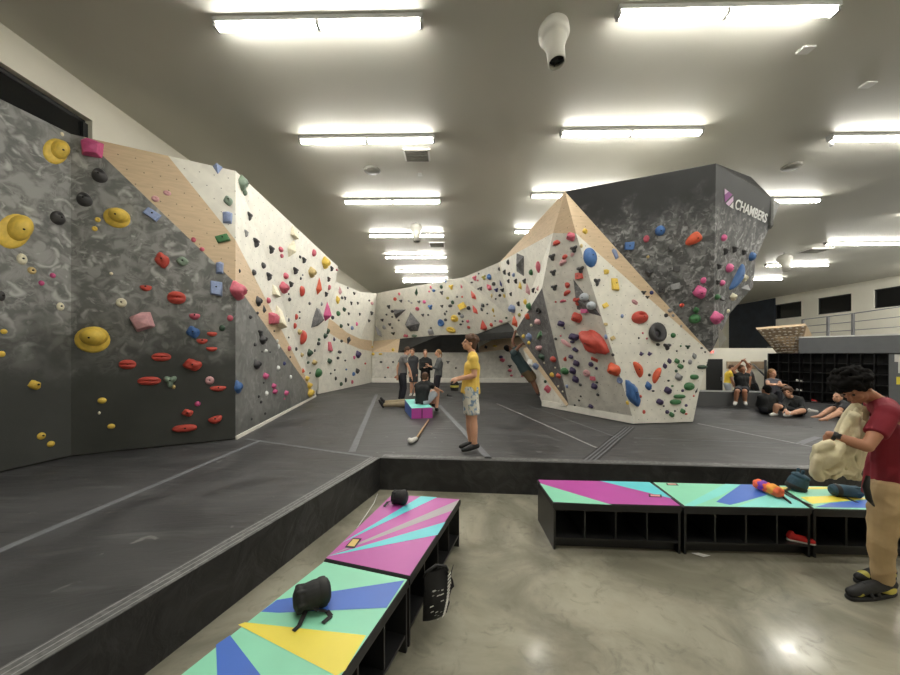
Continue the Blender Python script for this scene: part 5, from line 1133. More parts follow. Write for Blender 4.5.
def person(lab, J, sk='skin_light', shirt=None, sleeve=.5, legs='trousers', leg_mat=None, shoes='shoe_dark', hair='hair_black', style='short', face=(0, -1, 0), fup=(0, 0, 1), s=1.0, vox=.014, floor=None, group=None, hem=.0, curl=.5, build=1.0, eyes=True):
    """J: joints in world space. One continuous body mesh; clothes, hair, eyes and shoes are its children"""
    f, u, rt = basis(face, fup); b = build
    g = lambda k: Vector(J[k])
    bm = bmesh.new(); hc = g('head')
    H = Matrix((rt, f, u)).transposed()
    def hp(x, y, z): return hc+H @ Vector((x*s, y*s, z*s))
    ell(bm, hp(0, -.012, .03), (.074*s, .092*s, .088*s), H); ell(bm, hp(0, .025, -.045), (.056*s, .062*s, .068*s), H)
    ell(bm, hp(0, .062, -.088), (.026*s, .022*s, .022*s), H, 10, 6)                               # chin
    rc(bm, hp(0, .085, .012), .010*s, hp(0, .104, -.026), .016*s, seg=8); ell(bm, hp(0, .088, -.064), (.024*s, .012*s, .012*s), H, 10, 6)   # nose, lips
    for e in (-1, 1):
        ell(bm, hp(e*.074, -.012, -.012), (.010*s, .022*s, .032*s), H, 8, 6); ell(bm, hp(e*.03, .076, .025), (.026*s, .012*s, .010*s), H, 8, 6); ell(bm, hp(e*.04, .06, -.03), (.022*s, .02*s, .02*s), H, 8, 6)
    nk, ch, pv = g('neck'), g('chest'), g('pelvis')
    rc(bm, hp(0, -.02, -.05), .054*s*b, nk, .060*s*b); rc(bm, nk, .06*s*b, ch, .10*s*b)
    lat = (g('shR')-g('shL')).normalized(); lath = (g('hipR')-g('hipL')).normalized()
    mid = ch.lerp(pv, .55)
    def torso(bm, k, z0=0.0):
        rc(bm, g('shL')-lat*.0, .058*s*b+k, g('shR'), .058*s*b+k)
        rc(bm, nk.lerp(g('shL'), .3), .062*s*b+k, g('shL'), .055*s*b+k); rc(bm, nk.lerp(g('shR'), .3), .062*s*b+k, g('shR'), .055*s*b+k)
        for e in (-1, 1):
            rc(bm, ch+lat*e*.085*s*b, .098*s*b+k, mid+lath*e*.062*s*b, .088*s*b+k); rc(bm, mid+lath*e*.062*s*b, .088*s*b+k, pv+lath*e*.072*s*b, .096*s*b+k, False, False)
        rc(bm, ch, .105*s*b+k, mid, .09*s*b+k); rc(bm, mid, .09*s*b+k, pv, .10*s*b+k)
    torso(bm, 0)
    for e in 'LR':
        sh, el, wr = g('sh'+e), g('el'+e), g('wr'+e)
        rc(bm, sh, .052*s*b, sh.lerp(el, .4), .049*s*b); rc(bm, sh.lerp(el, .4), .049*s*b, el, .038*s*b)
        rc(bm, el, .039*s*b, el.lerp(wr, .3), .041*s*b); rc(bm, el.lerp(wr, .3), .041*s*b, wr, .026*s*b)
        d = (wr-el); hd = Vector(J['hd'+e]) if 'hd'+e in J else d
        if 'nohand' not in J: hand(bm, wr, hd, Vector(J.get('pn'+e, (0, 0, -1))), s*(1.0 if vox < .012 else 1.12), 1 if e == 'R' else -1, curl)
        hi, kn, an, to = g('hip'+e), g('knee'+e), g('ank'+e), g('toe'+e)
        rc(bm, pv.lerp(hi, .8), .092*s*b, hi.lerp(kn, .35), .084*s*b); rc(bm, hi.lerp(kn, .35), .084*s*b, kn, .054*s*b)
        rc(bm, kn, .056*s*b, kn.lerp(an, .3), .061*s*b); rc(bm, kn.lerp(an, .3), .061*s*b, an, .038*s*b)
        ft = (to-an); rc(bm, an-ft*.22, .034*s, an+ft*.5, .036*s); rc(bm, an+ft*.5, .036*s, to, .026*s)
    body = skin(bm, 'person', sk, vox, 3, None, floor)
    tag(body, lab, 'person', group)
    if shirt:
        bm = bmesh.new(); torso(bm, .016*s)
        if hem: rc(bm, mid, .135*s*b, pv+(pv-mid).normalized()*hem, .15*s*b, False, True)
        rc(bm, nk-(nk-ch)*.25, .085*s*b, nk+(hc-nk)*.12, .070*s*b, False, True)
        if sleeve > 0:
            for e in 'LR':
                sh, el, wr = g('sh'+e), g('el'+e), g('wr'+e)
                if sleeve <= 1: rc(bm, sh, .068*s*b, sh.lerp(el, sleeve), (.062 if sleeve > .5 else .07)*s*b, False, True)
                else: rc(bm, sh, .068*s*b, el, .054*s*b); rc(bm, el, .054*s*b, el.lerp(wr, sleeve-1), .038*s*b, False, True)
        skin(bm, 'shirt', shirt, vox, 2, body)
    if leg_mat:
        bm = bmesh.new()
        rc(bm, pv+(ch-pv).normalized()*.06*s, .118*s*b, pv, .125*s*b, True)
        for e in (-1, 1): rc(bm, pv+lath*e*.07*s*b+(ch-pv).normalized()*.05*s, .108*s*b, pv+lath*e*.075*s*b, .112*s*b, True)
        for e in 'LR':
            hi, kn, an = g('hip'+e), g('knee'+e), g('ank'+e)
            if legs == 'shorts': rc(bm, pv.lerp(hi, .8), .108*s*b, hi.lerp(kn, .8), .092*s*b, False, True)
            else:
                rc(bm, pv.lerp(hi, .8), .106*s*b, hi.lerp(kn, .4), .098*s*b); rc(bm, hi.lerp(kn, .4), .098*s*b, kn, .074*s*b); rc(bm, kn, .074*s*b, kn.lerp(an, .45), .072*s*b); rc(bm, kn.lerp(an, .45), .072*s*b, kn.lerp(an, .93), .056*s*b, False, True)
        skin(bm, 'shorts' if legs == 'shorts' else 'trousers', leg_mat, vox, 2, body)
    if shoes:
        for e in 'LR':
            bm = bmesh.new(); an, to = g('ank'+e), g('toe'+e); ft = to-an
            rc(bm, an-ft*.24-Vector((0, 0, .01)), .042*s, an+ft*.45, .047*s); rc(bm, an+ft*.45, .046*s, to, .034*s); rc(bm, an, .044*s, an+Vector((0, 0, .03)), .042*s)
            skin(bm, 'shoe', shoes, min(vox, .012), 2, body, floor)
    if hair:
        bm = bmesh.new(); rr = random.Random(len(lab))
        def cap(k):
            ell(bm, hp(0, -.03, .048), (.080*s*k, .088*s*k, .086*s*k), H); ell(bm, hp(0, -.055, .0), (.070*s*k, .055*s*k, .07*s*k), H)
        if style == 'curly':
            for i in range(330):
                a, z = rr.uniform(0, 2*math.pi), rr.uniform(-.3, 1); q = math.sqrt(max(0, 1-z*z)); x, y, z = .104*q*math.cos(a), -.012+.118*q*math.sin(a), .06+.104*z
                if y > .06 and z < .07: continue
                if z < -.0 and y > -.02: continue
                ell(bm, hp(x*rr.uniform(.9, 1.16), y*rr.uniform(.9, 1.14), z*rr.uniform(.9, 1.15)), (rr.uniform(.013, .024)*s,)*3, None, 6, 4)
            cap(1.0)
            skin(bm, 'hair', hair, .0075, 1, body)
        else:
            cap(1.06)
            if style == 'mop':
                cap(1.12); ell(bm, hp(0, .045, .095), (.062*s, .04*s, .03*s), H)
                for i in range(40):
                    a, z = rr.uniform(0, 2*math.pi), rr.uniform(-.1, 1); q = math.sqrt(max(0, 1-z*z)); x, y = .084*q*math.cos(a), -.03+.094*q*math.sin(a)
                    if y > .055 and z < .4: continue
                    ell(bm, hp(x, y, .046+.085*z), (.03*s, .032*s, .026*s), None, 8, 5)
                ell(bm, hp(0, -.062, -.045), (.074*s, .05*s, .06*s), H)
            if style == 'tail': rc(bm, hp(0, -.1, .06), .028*s, hp(0, -.15, -.06), .022*s); rc(bm, hp(0, -.15, -.06), .022*s, hp(0, -.13, -.16), .010*s)
            if style == 'long': rc(bm, hp(0, -.06, .02), .075*s, hp(0, -.08, -.14), .05*s)
            skin(bm, 'hair', hair, min(vox, .011), 1, body)
    if eyes:
        for e in (-1, 1):
            m = MB(); c = hp(e*.031, .077, .006); m.lathe(c, [(0.0, .010*s), (.008*s, .007*s), (.010*s, 0), (.007*s, -.006*s)], 'eye_dark', f, 10); m.build('eye', body)
        m = MB(); m.tube([hp(-.02, .096, -.064), hp(0, .1015, -.063), hp(.02, .096, -.064)], [.002*s, .004*s, .002*s], 'lip', 6); m.build('mouth', body)
    return body
def JP(Y, **kw):
    """joints from measured image position plus depth offset from Y"""
    return {k: (P(v[0], v[1], Y+(v[2] if len(v) > 2 else 0)) if isinstance(v, tuple) and not k.startswith(('hd', 'pn')) else v) for k, v in kw.items()}
plain('tee_maroon', rgb(128, 24, 42), .8, .15, 6.0, .25); plain('trouser_tan', rgb(182, 156, 116), .8, .1, 7.0, .35); plain('jacket_cream', rgb(214, 204, 172), .85, .08, 9.0, .3)
plain('tee_yellow', rgb(232, 196, 92), .8, .08, 6.0, .2); plain('tee_grey', rgb(112, 110, 110), .8, .1); plain('tee_dark', rgb(58, 60, 64), .8, .1); plain('tee_black', rgb(30, 32, 33), .8, .1); plain('trouser_navy', rgb(34, 36, 44), .8, .1)
plain('hoodie_grey', rgb(92, 94, 96), .8, .1); plain('shirt_teal', rgb(48, 66, 70), .8, .1); plain('shorts_brown', rgb(96, 78, 52), .8, .1); plain('trouser_khaki', rgb(150, 136, 110), .8, .1); plain('shorts_pale', rgb(176, 182, 190), .8, .1); plain('tank_grey', rgb(98, 98, 106), .8, .1); plain('shoe_olive', rgb(196, 186, 84), .5, .15, 9.0); plain('tee_brightyellow', rgb(240, 206, 70), .8, .06)
def shorts_print():
    m, nt, b = newmat('shorts_print'); b.inputs['Roughness'].default_value = .8
    geo = N(nt, 'ShaderNodeNewGeometry'); n1 = noise_out(nt, geo.outputs['Position'], 9.0, 2.0, .8)
    c = mixc(nt, maprange(nt, n1, .54, .60), rgb(218, 216, 204), rgb(120, 148, 176)); L(nt, mixc(nt, maprange(nt, noise_out(nt, geo.outputs['Position'], 13.0), .60, .66), c, rgb(150, 160, 140)), b.inputs['Base Color'])
shorts_print()

def wrinkle(o, amp, sc, stretch=(1, 1, 1)):
    """cloth folds: ridged noise pushed along the normals"""
    me = o.data; ns = [v.normal.copy() for v in me.vertices]
    for v, n in zip(me.vertices, ns):
        p = Vector((v.co.x*stretch[0], v.co.y*stretch[1], v.co.z*stretch[2]))*sc
        v.co += n*amp*(.5-1.6*abs(noise.noise(p+Vector((1.3, 4.1, 2.2)))))
# the person in the red tee by the bench
red = person('person in maroon tee and tan trousers standing by the bench with head bowed', JP(2.75, head=(855.5, 388.5, -.02), neck=(879, 403, .02), chest=(891, 436, .02), pelvis=(890, 487, .02),
    shL=(888, 414, -.17), shR=(892, 412, .2), elL=(867, 447, -.22), elR=(866, 440, .26), wrL=(829.5, 434, -.08), wrR=(842, 430, .10), hipL=(889, 494, -.08), hipR=(888, 492, .11), kneeL=(881, 537, -.08), kneeR=(882, 531, .13),
    ankL=(883, 584, -.05), ankR=(884, 571, .14), toeL=(851, 592, -.09), toeR=(859, 577, .10), hdL=Vector((.25, .3, -.92)), pnL=Vector((.9, .3, .2)), hdR=Vector((-.5, -.5, -.5)), pnR=Vector((0, -.5, -.8))),
    'skin_tan', 'tee_maroon', .62, 'trousers', 'trouser_tan', 'shoe_dark', 'hair_black', 'curly', (-.72, -.08, -.68), (-.66, 0, .75), 1.0, .0085, 0.0, None, .09, .7, 1.0)
for ch_ in red.children:
    if ch_.name.startswith('trousers'): wrinkle(ch_, .014, 6.0, (1, 1, 1.3))
    if ch_.name.startswith('shirt'): wrinkle(ch_, .012, 5.0, (1.3, 1.3, .7))
w = P(829.5, 434, 2.67); d = (P(829.5, 434, 2.67)-P(867, 447, 2.53)).normalized()
m = MB(); m.lathe(w-d*.028, [(.029, -.012), (.033, -.012), (.033, .012), (.029, .012)], 'strap_black', d, 20); fc = w-d*.028+Vector((-.05, -1, .1)).normalized()*.031
m.lathe(fc, [(0, .012), (.019, .012), (.022, .006), (.022, -.004)], 'strap_black', Vector((-.05, -1, .1)), 18); m.build('watch', red)
# shoe details: dark toe rand and strap
for an, to in ((P(883, 584, 2.70), P(851, 592, 2.66)), (P(884, 571, 2.89), P(859, 577, 2.85))):
    bm = bmesh.new(); ft = to-an; z = Vector((0, 0, .022-0)); a = up(an, .018); b_ = up(to, .018)
    rc(bm, a-ft*.24, .038, a+ft*.45, .046); rc(bm, a+ft*.45, .046, b_, .036)
    so = skin(bm, 'shoe_sole', 'shoe_dark', .008, 2, red, 0.0)
    for v in so.data.vertices: v.co.z = min(v.co.z, .030)
    for q, k, rad in ((an+ft*.80, .058, (.058, .038, .040)), (an-ft*.10, .058, (.07, .050, .046))):
        bm = bmesh.new(); fx = Vector((ft.x, ft.y, 0)).normalized(); ell(bm, up(q, k), rad, Matrix((fx, fx.cross(Vector((0, 0, -1))), Vector((0, 0, 1)))).transposed()); skin(bm, 'shoe_panel', 'shoe_olive', .006, 1, red, 0.0)
    bm = bmesh.new(); c = an+ft*.42; sd_ = ft.cross(Vector((0, 0, 1))).normalized()
    for k in (-.06, .16): c2 = an+ft*(.42+k); rc(bm, up(c2+sd_*.046, .04), .014, up(c2, an.z+.005+.01), .014); rc(bm, up(c2, an.z+.015), .014, up(c2-sd_*.046, .04), .014)
    skin(bm, 'shoe_strap', 'shoe_dark', .007, 1, red, 0.0)
m = MB(); a = P(868, 476, 2.6); m.tube([a, P(866, 487, 2.585), P(869, 499, 2.59), P(874, 506, 2.6)], [.012, .02, .018, .006], 'strap_black', 10); o = m.build('key_strap', red); o['label'] = 'black and green strap at the trouser pocket'
# cream jacket
bm = bmesh.new()
def jk(*pts, r=.03):
    q = [P(x, y, 2.75+dy) for x, y, dy in pts]; rs = r if isinstance(r, (list, tuple)) else [r]*len(q)
    for k in range(len(q)-1): rc(bm, q[k], rs[k], q[k+1], rs[k+1], seg=10)
jk((856, 407, -.03), (850, 418, -.0), (843, 433, .0), r=[.035, .05, .05]); jk((862, 410, .05), (856, 425, .08), (848, 445, .06), r=[.04, .06, .07]); jk((854, 416, -.1), (852, 435, -.06), (852, 455, -.06), r=[.035, .045, .05])
jk((858, 425, -.02), (856, 450, -.02), (855, 473, -.03), r=[.05, .06, .035]); jk((838, 436, .06), (828, 446, .03), (821, 456, .0), r=[.04, .05, .05])
jk((829, 444, -.16), (820, 449, -.13), (815.5, 462, -.05), (816, 473, -.05), (823, 476, -.06), r=[.035, .042, .036, .04, .03]); jk((838, 446, -.13), (831, 456, -.16), (825, 463, -.14), r=[.045, .05, .045])
jk((826, 474, -.08), (836, 461, -.10), (846, 452, -.10), (855, 449, -.08), r=[.028, .034, .036, .03]); jk((833, 470, -.02), (840, 468, -.02), (850, 470, -.04), (857, 476, -.05), r=[.03, .045, .045, .028]); jk((838, 452, 0), (838, 466, .02), r=[.07, .06]); jk((846, 456, 0), (848, 468, 0), r=[.07, .055])
jk((843, 473, -.07), (851, 477, -.07), (858, 479, -.06), r=[.022, .022, .018])
rj = random.Random(11)
tops = [(850, 412), (856, 409), (861, 413), (846, 424), (841, 436), (858, 424), (853, 430)]
ends = [(822, 474), (831, 477), (840, 474), (848, 478), (856, 478), (817, 462), (858, 460), (836, 462), (845, 466)]
for k in range(16):
    a, e = tops[k % 7], ends[(k*4) % 9]; mid_ = ((a[0]+e[0])/2+rj.uniform(-3, 4), (a[1]+e[1])/2+rj.uniform(-3, 3))
    jk((a[0], a[1], -.07), (mid_[0], mid_[1], -.125), (e[0], e[1], -.10), r=[.012, .017, .013])
for q in ([(829, 448), (838, 458), (850, 455), (857, 447)], [(819, 468), (828, 474), (838, 470), (846, 460)], [(834, 478), (842, 472), (852, 474), (858, 470)]):
    jk(*[(x, y, -.13) for x, y in q], r=[.014, .02, .02, .013])
jk((826, 452, -.15), (818, 460, -.14), (815.5, 470, -.12), (819, 477, -.10), r=[.03, .034, .032, .036])
jkt = skin(bm, 'jacket', 'jacket_cream', .0065, 2)
wrinkle(jkt, .007, 12.0, (1.5, 1.5, .6))
tag(jkt, 'crumpled cream jacket held up to the face by the person in maroon', 'jacket')

# the person in the yellow tee
yel = person('person in yellow tee and patterned shorts standing on the mat looking up', JP(5.1, head=(469.5, 343), neck=(472.5, 355), chest=(472, 367), pelvis=(470.5, 390), shL=(474, 360, -.17), shR=(472, 360, .17), elL=(474.5, 375.5, -.21), elR=(470, 376, .2), wrL=(458.5, 379.5, -.13), wrR=(458, 378, .06),
    hipL=(472, 393, -.09), hipR=(469.5, 393, .09), kneeL=(473.5, 420, -.09), kneeR=(469.5, 419, .1), ankL=(474.5, 446, -.08), ankR=(471, 443.5, .1), toeL=(463.5, 450, -.12), toeR=(461, 446.5, .07), hdL=Vector((-1, .2, .05)), pnL=Vector((0, .6, -.8)), pnR=Vector((0, -.6, -.8))),
    'skin_light', 'tee_yellow', .62, 'shorts', 'shorts_print', 'shoe_dark', 'hair_brown', 'mop', (-1, -.12, .14), (0, 0, 1), 1.0, .0105, MAT_Z, None, .05, .9)
for ch_ in yel.children:
    if ch_.name.startswith('shirt'): wrinkle(ch_, .008, 7.0, (1.2, 1.2, .5))
    if ch_.name.startswith('shorts'): wrinkle(ch_, .014, 7.0, (1.3, 1.3, .6))
m = MB(); c = P(454.5, 386.5, 5.0); m.lathe(c-Vector((0, 0, .06)), [(0, 0), (.055, 0), (.062, .04), (.062, .1), (.05, .13), (.0, .13)], 'bag_black'); o = m.build('chalk_bag'); tag(o, 'dark chalk bag held in the hands of the person in yellow tee', 'chalk bag')
m = MB(); m.lathe(c-Vector((0, 0, .01)), [(.063, 0), (.066, .01), (.066, .02), (.063, .03)], 'shoe_olive'); m.build('rim', o)
m = MB(); m.tube([c+Vector((.05, 0, .05)), c+Vector((.0, -.02, .12)), c+Vector((-.05, 0, .05))], .008, 'strap_black'); m.build('strap', o)

# the group at the back
person('person in grey tee and dark trousers standing on the left of the talking group', JP(10.5, head=(407.5, 351), neck=(405.5, 356), chest=(403, 361), pelvis=(402.5, 374), shL=(404, 358, -.2), shR=(402, 358, .18), elL=(409, 368, -.22), elR=(397.5, 367, .2), wrL=(411.5, 376, -.2), wrR=(397.5, 375, .16), hipL=(403, 375, -.1), hipR=(401.5, 375, .1),
    kneeL=(404.5, 388, -.1), kneeR=(402, 387, .1), ankL=(402.5, 399, -.1), ankR=(400, 398, .1), toeL=(406, 400.5, -.14), toeR=(403, 399.5, .06)), 'skin_light', 'tee_grey', .5, 'trousers', 'trouser_navy', 'shoe_dark', 'hair_brown', 'short', (.85, .1, -.5), (.3, 0, 1), 1.0, .014, MAT_Z, None, .03, .4, 1.0, False)
person('person in dark tee half hidden behind the one in grey tee', JP(12.2, head=(412.5, 352), neck=(412.5, 356.5), chest=(413, 361), pelvis=(413.5, 373), shL=(416.5, 358.5, -.05), shR=(410, 358.5, .05), elL=(417.5, 366), elR=(409.5, 366, .1), wrL=(416, 373, -.05), wrR=(410, 373, -.1), hipL=(415.5, 374), hipR=(412, 374), kneeL=(415.5, 384), kneeR=(411.5, 384), ankL=(415, 394), ankR=(411, 394), toeL=(414, 396, -.2), toeR=(410, 396, -.2)),
    'skin_light', 'tee_dark', .5, 'shorts', 'tee_dark', 'shoe_white', 'hair_brown', 'short', (-.3, -1, -.1), (0, 0, 1), 1.0, .015, MAT_Z, None, .0, .4, 1.0, False)
person('person in black jacket facing forward in the middle of the talking group', JP(12.0, head=(425.3, 353), neck=(425.3, 358), chest=(425.5, 363), pelvis=(425.5, 377), shL=(430, 360.5), shR=(421, 360.5), elL=(431.5, 369, -.05), elR=(420.5, 369, -.05), wrL=(428, 365, -.25), wrR=(425, 367.5, -.25), hipL=(427.5, 378), hipR=(423.5, 378), kneeL=(427.5, 388), kneeR=(423.5, 388), ankL=(427.5, 396), ankR=(423.5, 396), toeL=(428, 398, -.2), toeR=(423, 398, -.2)),
    'skin_light', 'tee_black', 1.8, 'trousers', 'tee_black', 'shoe_dark', 'hair_brown', 'short', (.1, -1, -.1), (0, 0, 1), 1.0, .015, MAT_Z, None, .0, .4, 1.0, True)
person('person in grey hoodie with tied back hair on the right of the talking group', JP(11.6, head=(437.8, 353), neck=(439.5, 358.5), chest=(439.5, 363.5), pelvis=(438, 376), shL=(440, 361, -.16), shR=(438, 361, .14), elL=(437.5, 368.5, -.2), elR=(435, 368, .12), wrL=(430.5, 366.5, -.16), wrR=(429.5, 366, .05), hipL=(438, 377, -.09), hipR=(437, 377, .09), kneeL=(437, 388, -.09), kneeR=(435.5, 387, .1), ankL=(437.5, 397.5, -.08), ankR=(436.5, 396.5, .1), toeL=(433.5, 399, -.1), toeR=(433, 398, .1)),
    'skin_light', 'hoodie_grey', 1.75, 'trousers', 'trouser_navy', 'shoe_dark', 'hair_fair', 'tail', (-1, -.1, .05), (0, 0, 1), .97, .014, MAT_Z, None, .03, .4, 1.0, False)
# sitting on the bolster, back turned
person('person in black tee seen from behind, sitting on the purple foam block', JP(8.25, head=(425.5, 377.5, .12), neck=(424.5, 382.5, .05), chest=(422.5, 389, .0), pelvis=(421.5, 402, 0.0), shL=(417, 386, .06), shR=(430.5, 385, .0), elL=(419, 394, .3), elR=(435.5, 388.5, .12), wrL=(430, 391, .35), wrR=(439.5, 390, .3), hipL=(420.5, 402.5, .08), hipR=(425.5, 402.5, .02),
    kneeL=(432, 391.5, .42), kneeR=(437.5, 390.5, .25), ankL=(433.5, 405, .45), ankR=(436.5, 409, .22), toeL=(436, 406.5, .6), toeR=(437.5, 409.5, .42)), 'skin_light', 'tee_black', .55, 'shorts', 'shorts_pale', 'shoe_dark', 'hair_brown', 'short', (.35, 1, -.15), (0, 0, 1), 1.0, .0135, MAT_Z, None, .02, .4, 1.0, False)
# legs of someone lying down behind the bolster
person('person in khaki trousers lying on the mat behind the purple foam block', JP(9.3, head=(431, 401.8, .5), neck=(426.5, 402.5, .42), chest=(422, 403, .36), pelvis=(409, 403.5, .12), shL=(424.5, 404.5, .2), shR=(424, 400.5, .55), elL=(418, 405, .1), elR=(418, 400.5, .55), wrL=(411, 404.5, -.02), wrR=(411, 400.5, .4), hipL=(408, 404.3, .02), hipR=(408, 402, .25), kneeL=(395, 404.5, -.05), kneeR=(396, 402, .25),
    ankL=(382.5, 405, -.1), ankR=(384, 402.3, .22), toeL=(379.5, 400.5, -.14), toeR=(381, 398.2, .2)), 'skin_light', 'tee_grey', .5, 'trousers', 'trouser_khaki', 'shoe_dark', 'hair_brown', 'short', (0, 0, 1), (1, .2, 0), 1.0, .015, MAT_Z, None, .0, .3, .92, False)
# the climber on the wall
person('person in dark teal shirt and brown shorts climbing, hanging from the dark faceted volume', JP(10.0, head=(508.3, 348.3), neck=(512.5, 351.5), chest=(516, 356), pelvis=(526.5, 372), shL=(513.5, 354, -.17), shR=(516.5, 351.5, .17), elL=(518.5, 347, -.2), elR=(512.5, 342, .2), wrL=(522.5, 344, .05), wrR=(514.5, 333.5, .3), hipL=(527, 373.5, -.1), hipR=(529, 372, .1), kneeL=(533.5, 383, -.15), kneeR=(536.5, 381, .05),
    ankL=(538.5, 394, -.25), ankR=(542.5, 396.5, -.1), toeL=(542.5, 396.5, -.3), toeR=(546.5, 398.8, -.2)), 'skin_brown', 'shirt_teal', .5, 'shorts', 'shorts_brown', 'shoe_dark', 'hair_black', 'short', (.55, .5, .65), (-.6, 0, .7), 1.0, .014, None, None, .03, .8, 1.2, False)
# far right
person('person in black tank top sitting on the padded block with both arms raised', JP(9.7, head=(742, 369.5), neck=(742, 374.5), chest=(741.5, 378.5), pelvis=(742, 388.5), shL=(747, 375), shR=(736.5, 375), elL=(750.5, 367, .05), elR=(733, 370.5, .05), wrL=(745.5, 362, 0), wrR=(741, 362, 0), hipL=(745, 389, -.05), hipR=(739.5, 389, -.05), kneeL=(744.5, 391.5, -.45), kneeR=(737, 391.5, -.45), ankL=(745, 402.3, -.4), ankR=(735.5, 402.5, -.4), toeL=(746, 404.5, -.55), toeR=(734.5, 404.5, -.55)),
    'skin_tan', 'tee_black', 0, 'shorts', 'trouser_navy', 'shoe_white', 'hair_brown', 'short', (0, -1, -.1), (0, 0, 1), 1.0, .014, MAT_Z, None, .02, .5)
person('person in bright yellow tee bending forward near the dark far door', JP(13.0, head=(731.5, 368), neck=(730, 372), chest=(728.5, 375), pelvis=(727, 384), shL=(730.5, 373.5, -.16), shR=(728, 373, .16), elL=(732, 380, -.2), elR=(730, 380, .2), wrL=(734.5, 384.5, -.15), wrR=(733, 384.5, .15), hipL=(727.5, 385, -.1), hipR=(727, 385, .1), kneeL=(729, 392, -.1), kneeR=(728.5, 391, .1), ankL=(727.5, 401.2, -.1), ankR=(727, 400.5, .1), toeL=(731, 402.5, -.1), toeR=(730.5, 402, .1)),
    'skin_light', 'tee_brightyellow', .5, 'shorts', 'shorts_pale', 'shoe_dark', 'hair_brown', 'short', (.8, -.3, -.4), (.4, 0, 1), 1.0, .016, 0.0, None, .0, .4, 1.0, False)
person('person in grey bending down behind the one with raised arms', JP(12.6, head=(748.5, 366.5), neck=(749.5, 371), chest=(750, 375), pelvis=(753, 384), shL=(751, 373, -.16), shR=(748.5, 373, .16), elL=(750, 380, -.2), elR=(747, 380, .2), wrL=(750, 386, -.2), wrR=(747, 386, .15), hipL=(754.5, 385, -.1), hipR=(753.5, 385, .1), kneeL=(757.5, 391, -.1), kneeR=(751, 392, .1), ankL=(758.5, 401, -.1), ankR=(752, 401, .1), toeL=(755.5, 403, -.1), toeR=(749, 403, .1)),
    'skin_tan', 'tee_grey', .5, 'trousers', 'tee_dark', 'shoe_dark', 'hair_brown', 'short', (-.5, -.6, -.5), (0, 0, 1), .95, .016, 0.0, None, .0, .4, 1.0, False)
person('person in grey tank top with fair hair stretching an arm before the cubby shelf', JP(9.3, head=(772.5, 373.5), neck=(772.5, 380), chest=(772.5, 384), pelvis=(773.5, 396), shL=(778, 381.5), shR=(767.5, 381.5), elL=(782, 386, -.25), elR=(768, 384.5, -.3), wrL=(776, 384.5, -.45), wrR=(780, 384.5, -.45), hipL=(776.5, 398), hipR=(771, 398), kneeL=(779, 393, -.4), kneeR=(769, 393, -.4), ankL=(780, 404, -.45), ankR=(768, 404, -.45), toeL=(781, 405, -.65), toeR=(767, 405, -.65)),
    'skin_light', 'tank_grey', 0, 'trousers', 'trouser_navy', 'shoe_dark', 'hair_fair', 'long', (.1, -1, -.1), (0, 0, 1), .95, .014, MAT_Z, None, .0, .4, 1.0, False)
person('person in black hoodie sitting with back turned on the far mat', JP(8.3, head=(766, 390.3, .02), neck=(766.5, 395.5), chest=(767, 399), pelvis=(768, 408.5), shL=(761, 397.5), shR=(773.5, 397), elL=(758.5, 404.5, .1), elR=(776.5, 404, .12), wrL=(763, 407, .35), wrR=(773, 407, .35), hipL=(766, 409), hipR=(771, 409), kneeL=(759, 404.5, .5), kneeR=(778, 404, .5), ankL=(764, 407.5, .75), ankR=(773, 407.5, .75), toeL=(767, 407.6, .85), toeR=(770, 407.6, .85)),
    'skin_tan', 'tee_black', 1.8, 'trousers', 'trouser_navy', 'shoe_dark', 'hair_black', 'short', (0, 1, 0), (0, 0, 1), 1.0, .014, MAT_Z, None, .02, .4, 1.05, False)
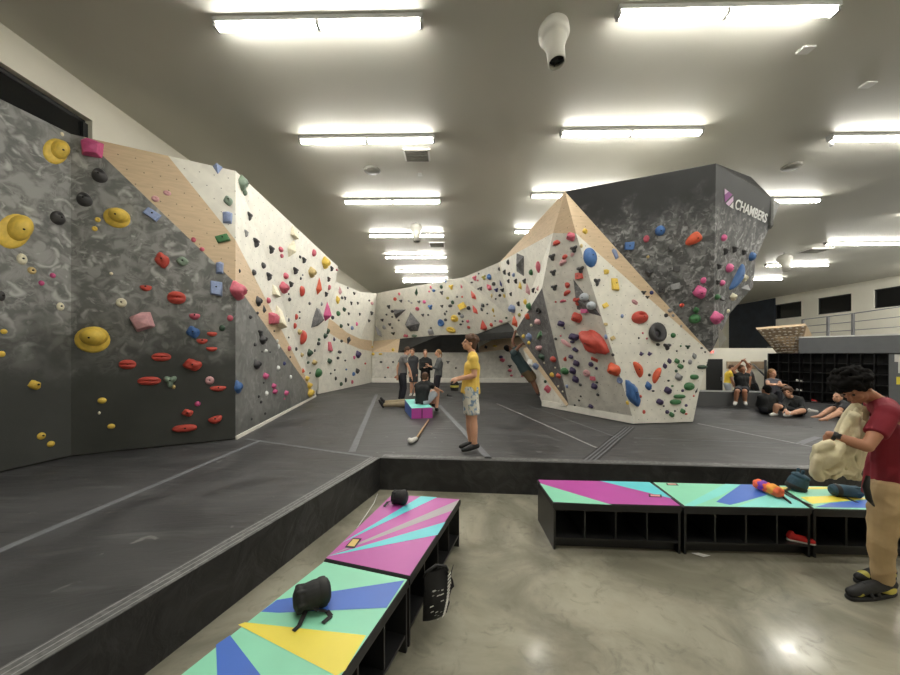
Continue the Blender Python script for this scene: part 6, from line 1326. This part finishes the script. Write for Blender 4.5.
person('person in dark long sleeved top sitting cross-legged on the far mat', JP(8.25, head=(787.5, 392.3, -.05), neck=(791, 397.5), chest=(793.5, 401.5), pelvis=(797, 411.5), shL=(800, 399.5, -.05), shR=(787.5, 400, .05), elL=(802.5, 408, -.2), elR=(783, 407, -.15), wrL=(794, 411.5, -.4), wrR=(786, 410.5, -.35), hipL=(799, 412), hipR=(793.5, 412), kneeL=(803, 410.5, -.45), kneeR=(776.5, 405.5, -.2), ankL=(789, 414.2, -.42), ankR=(775, 414, -.15), toeL=(784.5, 415, -.42), toeR=(771, 414.8, -.2)),
    'skin_light', 'tee_black', 1.8, 'shorts', 'tee_black', 'shoe_white', 'hair_brown', 'mop', (-.8, -.6, -.05), (0, 0, 1), 1.0, .013, MAT_Z, None, .02, .4)
person('person in grey tee sitting with bent bare legs, partly behind the cream jacket', JP(7.8, head=(837.5, 397.5), neck=(840.5, 402), chest=(843.5, 406.5), pelvis=(850, 418), shL=(846, 405, -.15), shR=(842, 404, .18), elL=(836, 413, -.22), elR=(829.5, 411.5, .2), wrL=(826, 418, -.25), wrR=(818, 416, .15), hipL=(850, 418.6, -.1), hipR=(849, 418, .1), kneeL=(838, 413, -.25), kneeR=(832, 408.5, .15), ankL=(826, 418.7, -.3), ankR=(819, 416.5, .1), toeL=(820, 420, -.33), toeR=(811.5, 417.5, .08)),
    'skin_light', 'tee_dark', .5, 'shorts', 'tee_dark', None, 'hair_brown', 'short', (-1, -.2, .2), (0, 0, 1), 1.0, .013, MAT_Z, None, .0, .4)
for px, py, dx, lab in ((813, 412, .0, 'pale shoe beside the bare feet of the person in grey tee'), (449.5, 397, 0, 'pale shoe alone on the dark mat behind the person in yellow tee')):
    p = ZM(px, py); shoe_obj('climbing_shoe', p+Vector((-.1, .05, 0)), p+Vector((.1, -.05, 0)), .08, 'shoe_white' if px > 500 else 'shoe_dark', lab if px > 500 else 'dark shoe alone on the dark mat behind the person in yellow tee', 'shoe', 'shoe_sole')

# ------------------------------------------------------------------ air outside, view
w = bpy.data.worlds.new('night'); scene.world = w; w.use_nodes = True
w.node_tree.nodes['Background'].inputs[0].default_value = (.01, .011, .013, 1); w.node_tree.nodes['Background'].inputs[1].default_value = 1.0
scene.view_settings.view_transform = 'Standard'; scene.view_settings.look = 'None'; scene.view_settings.gamma = 1.0; scene.view_settings.use_curve_mapping = False
scene.view_settings.exposure = 0.5
scene.cycles.max_bounces = 6; scene.cycles.diffuse_bounces = 4; scene.cycles.use_denoising = True
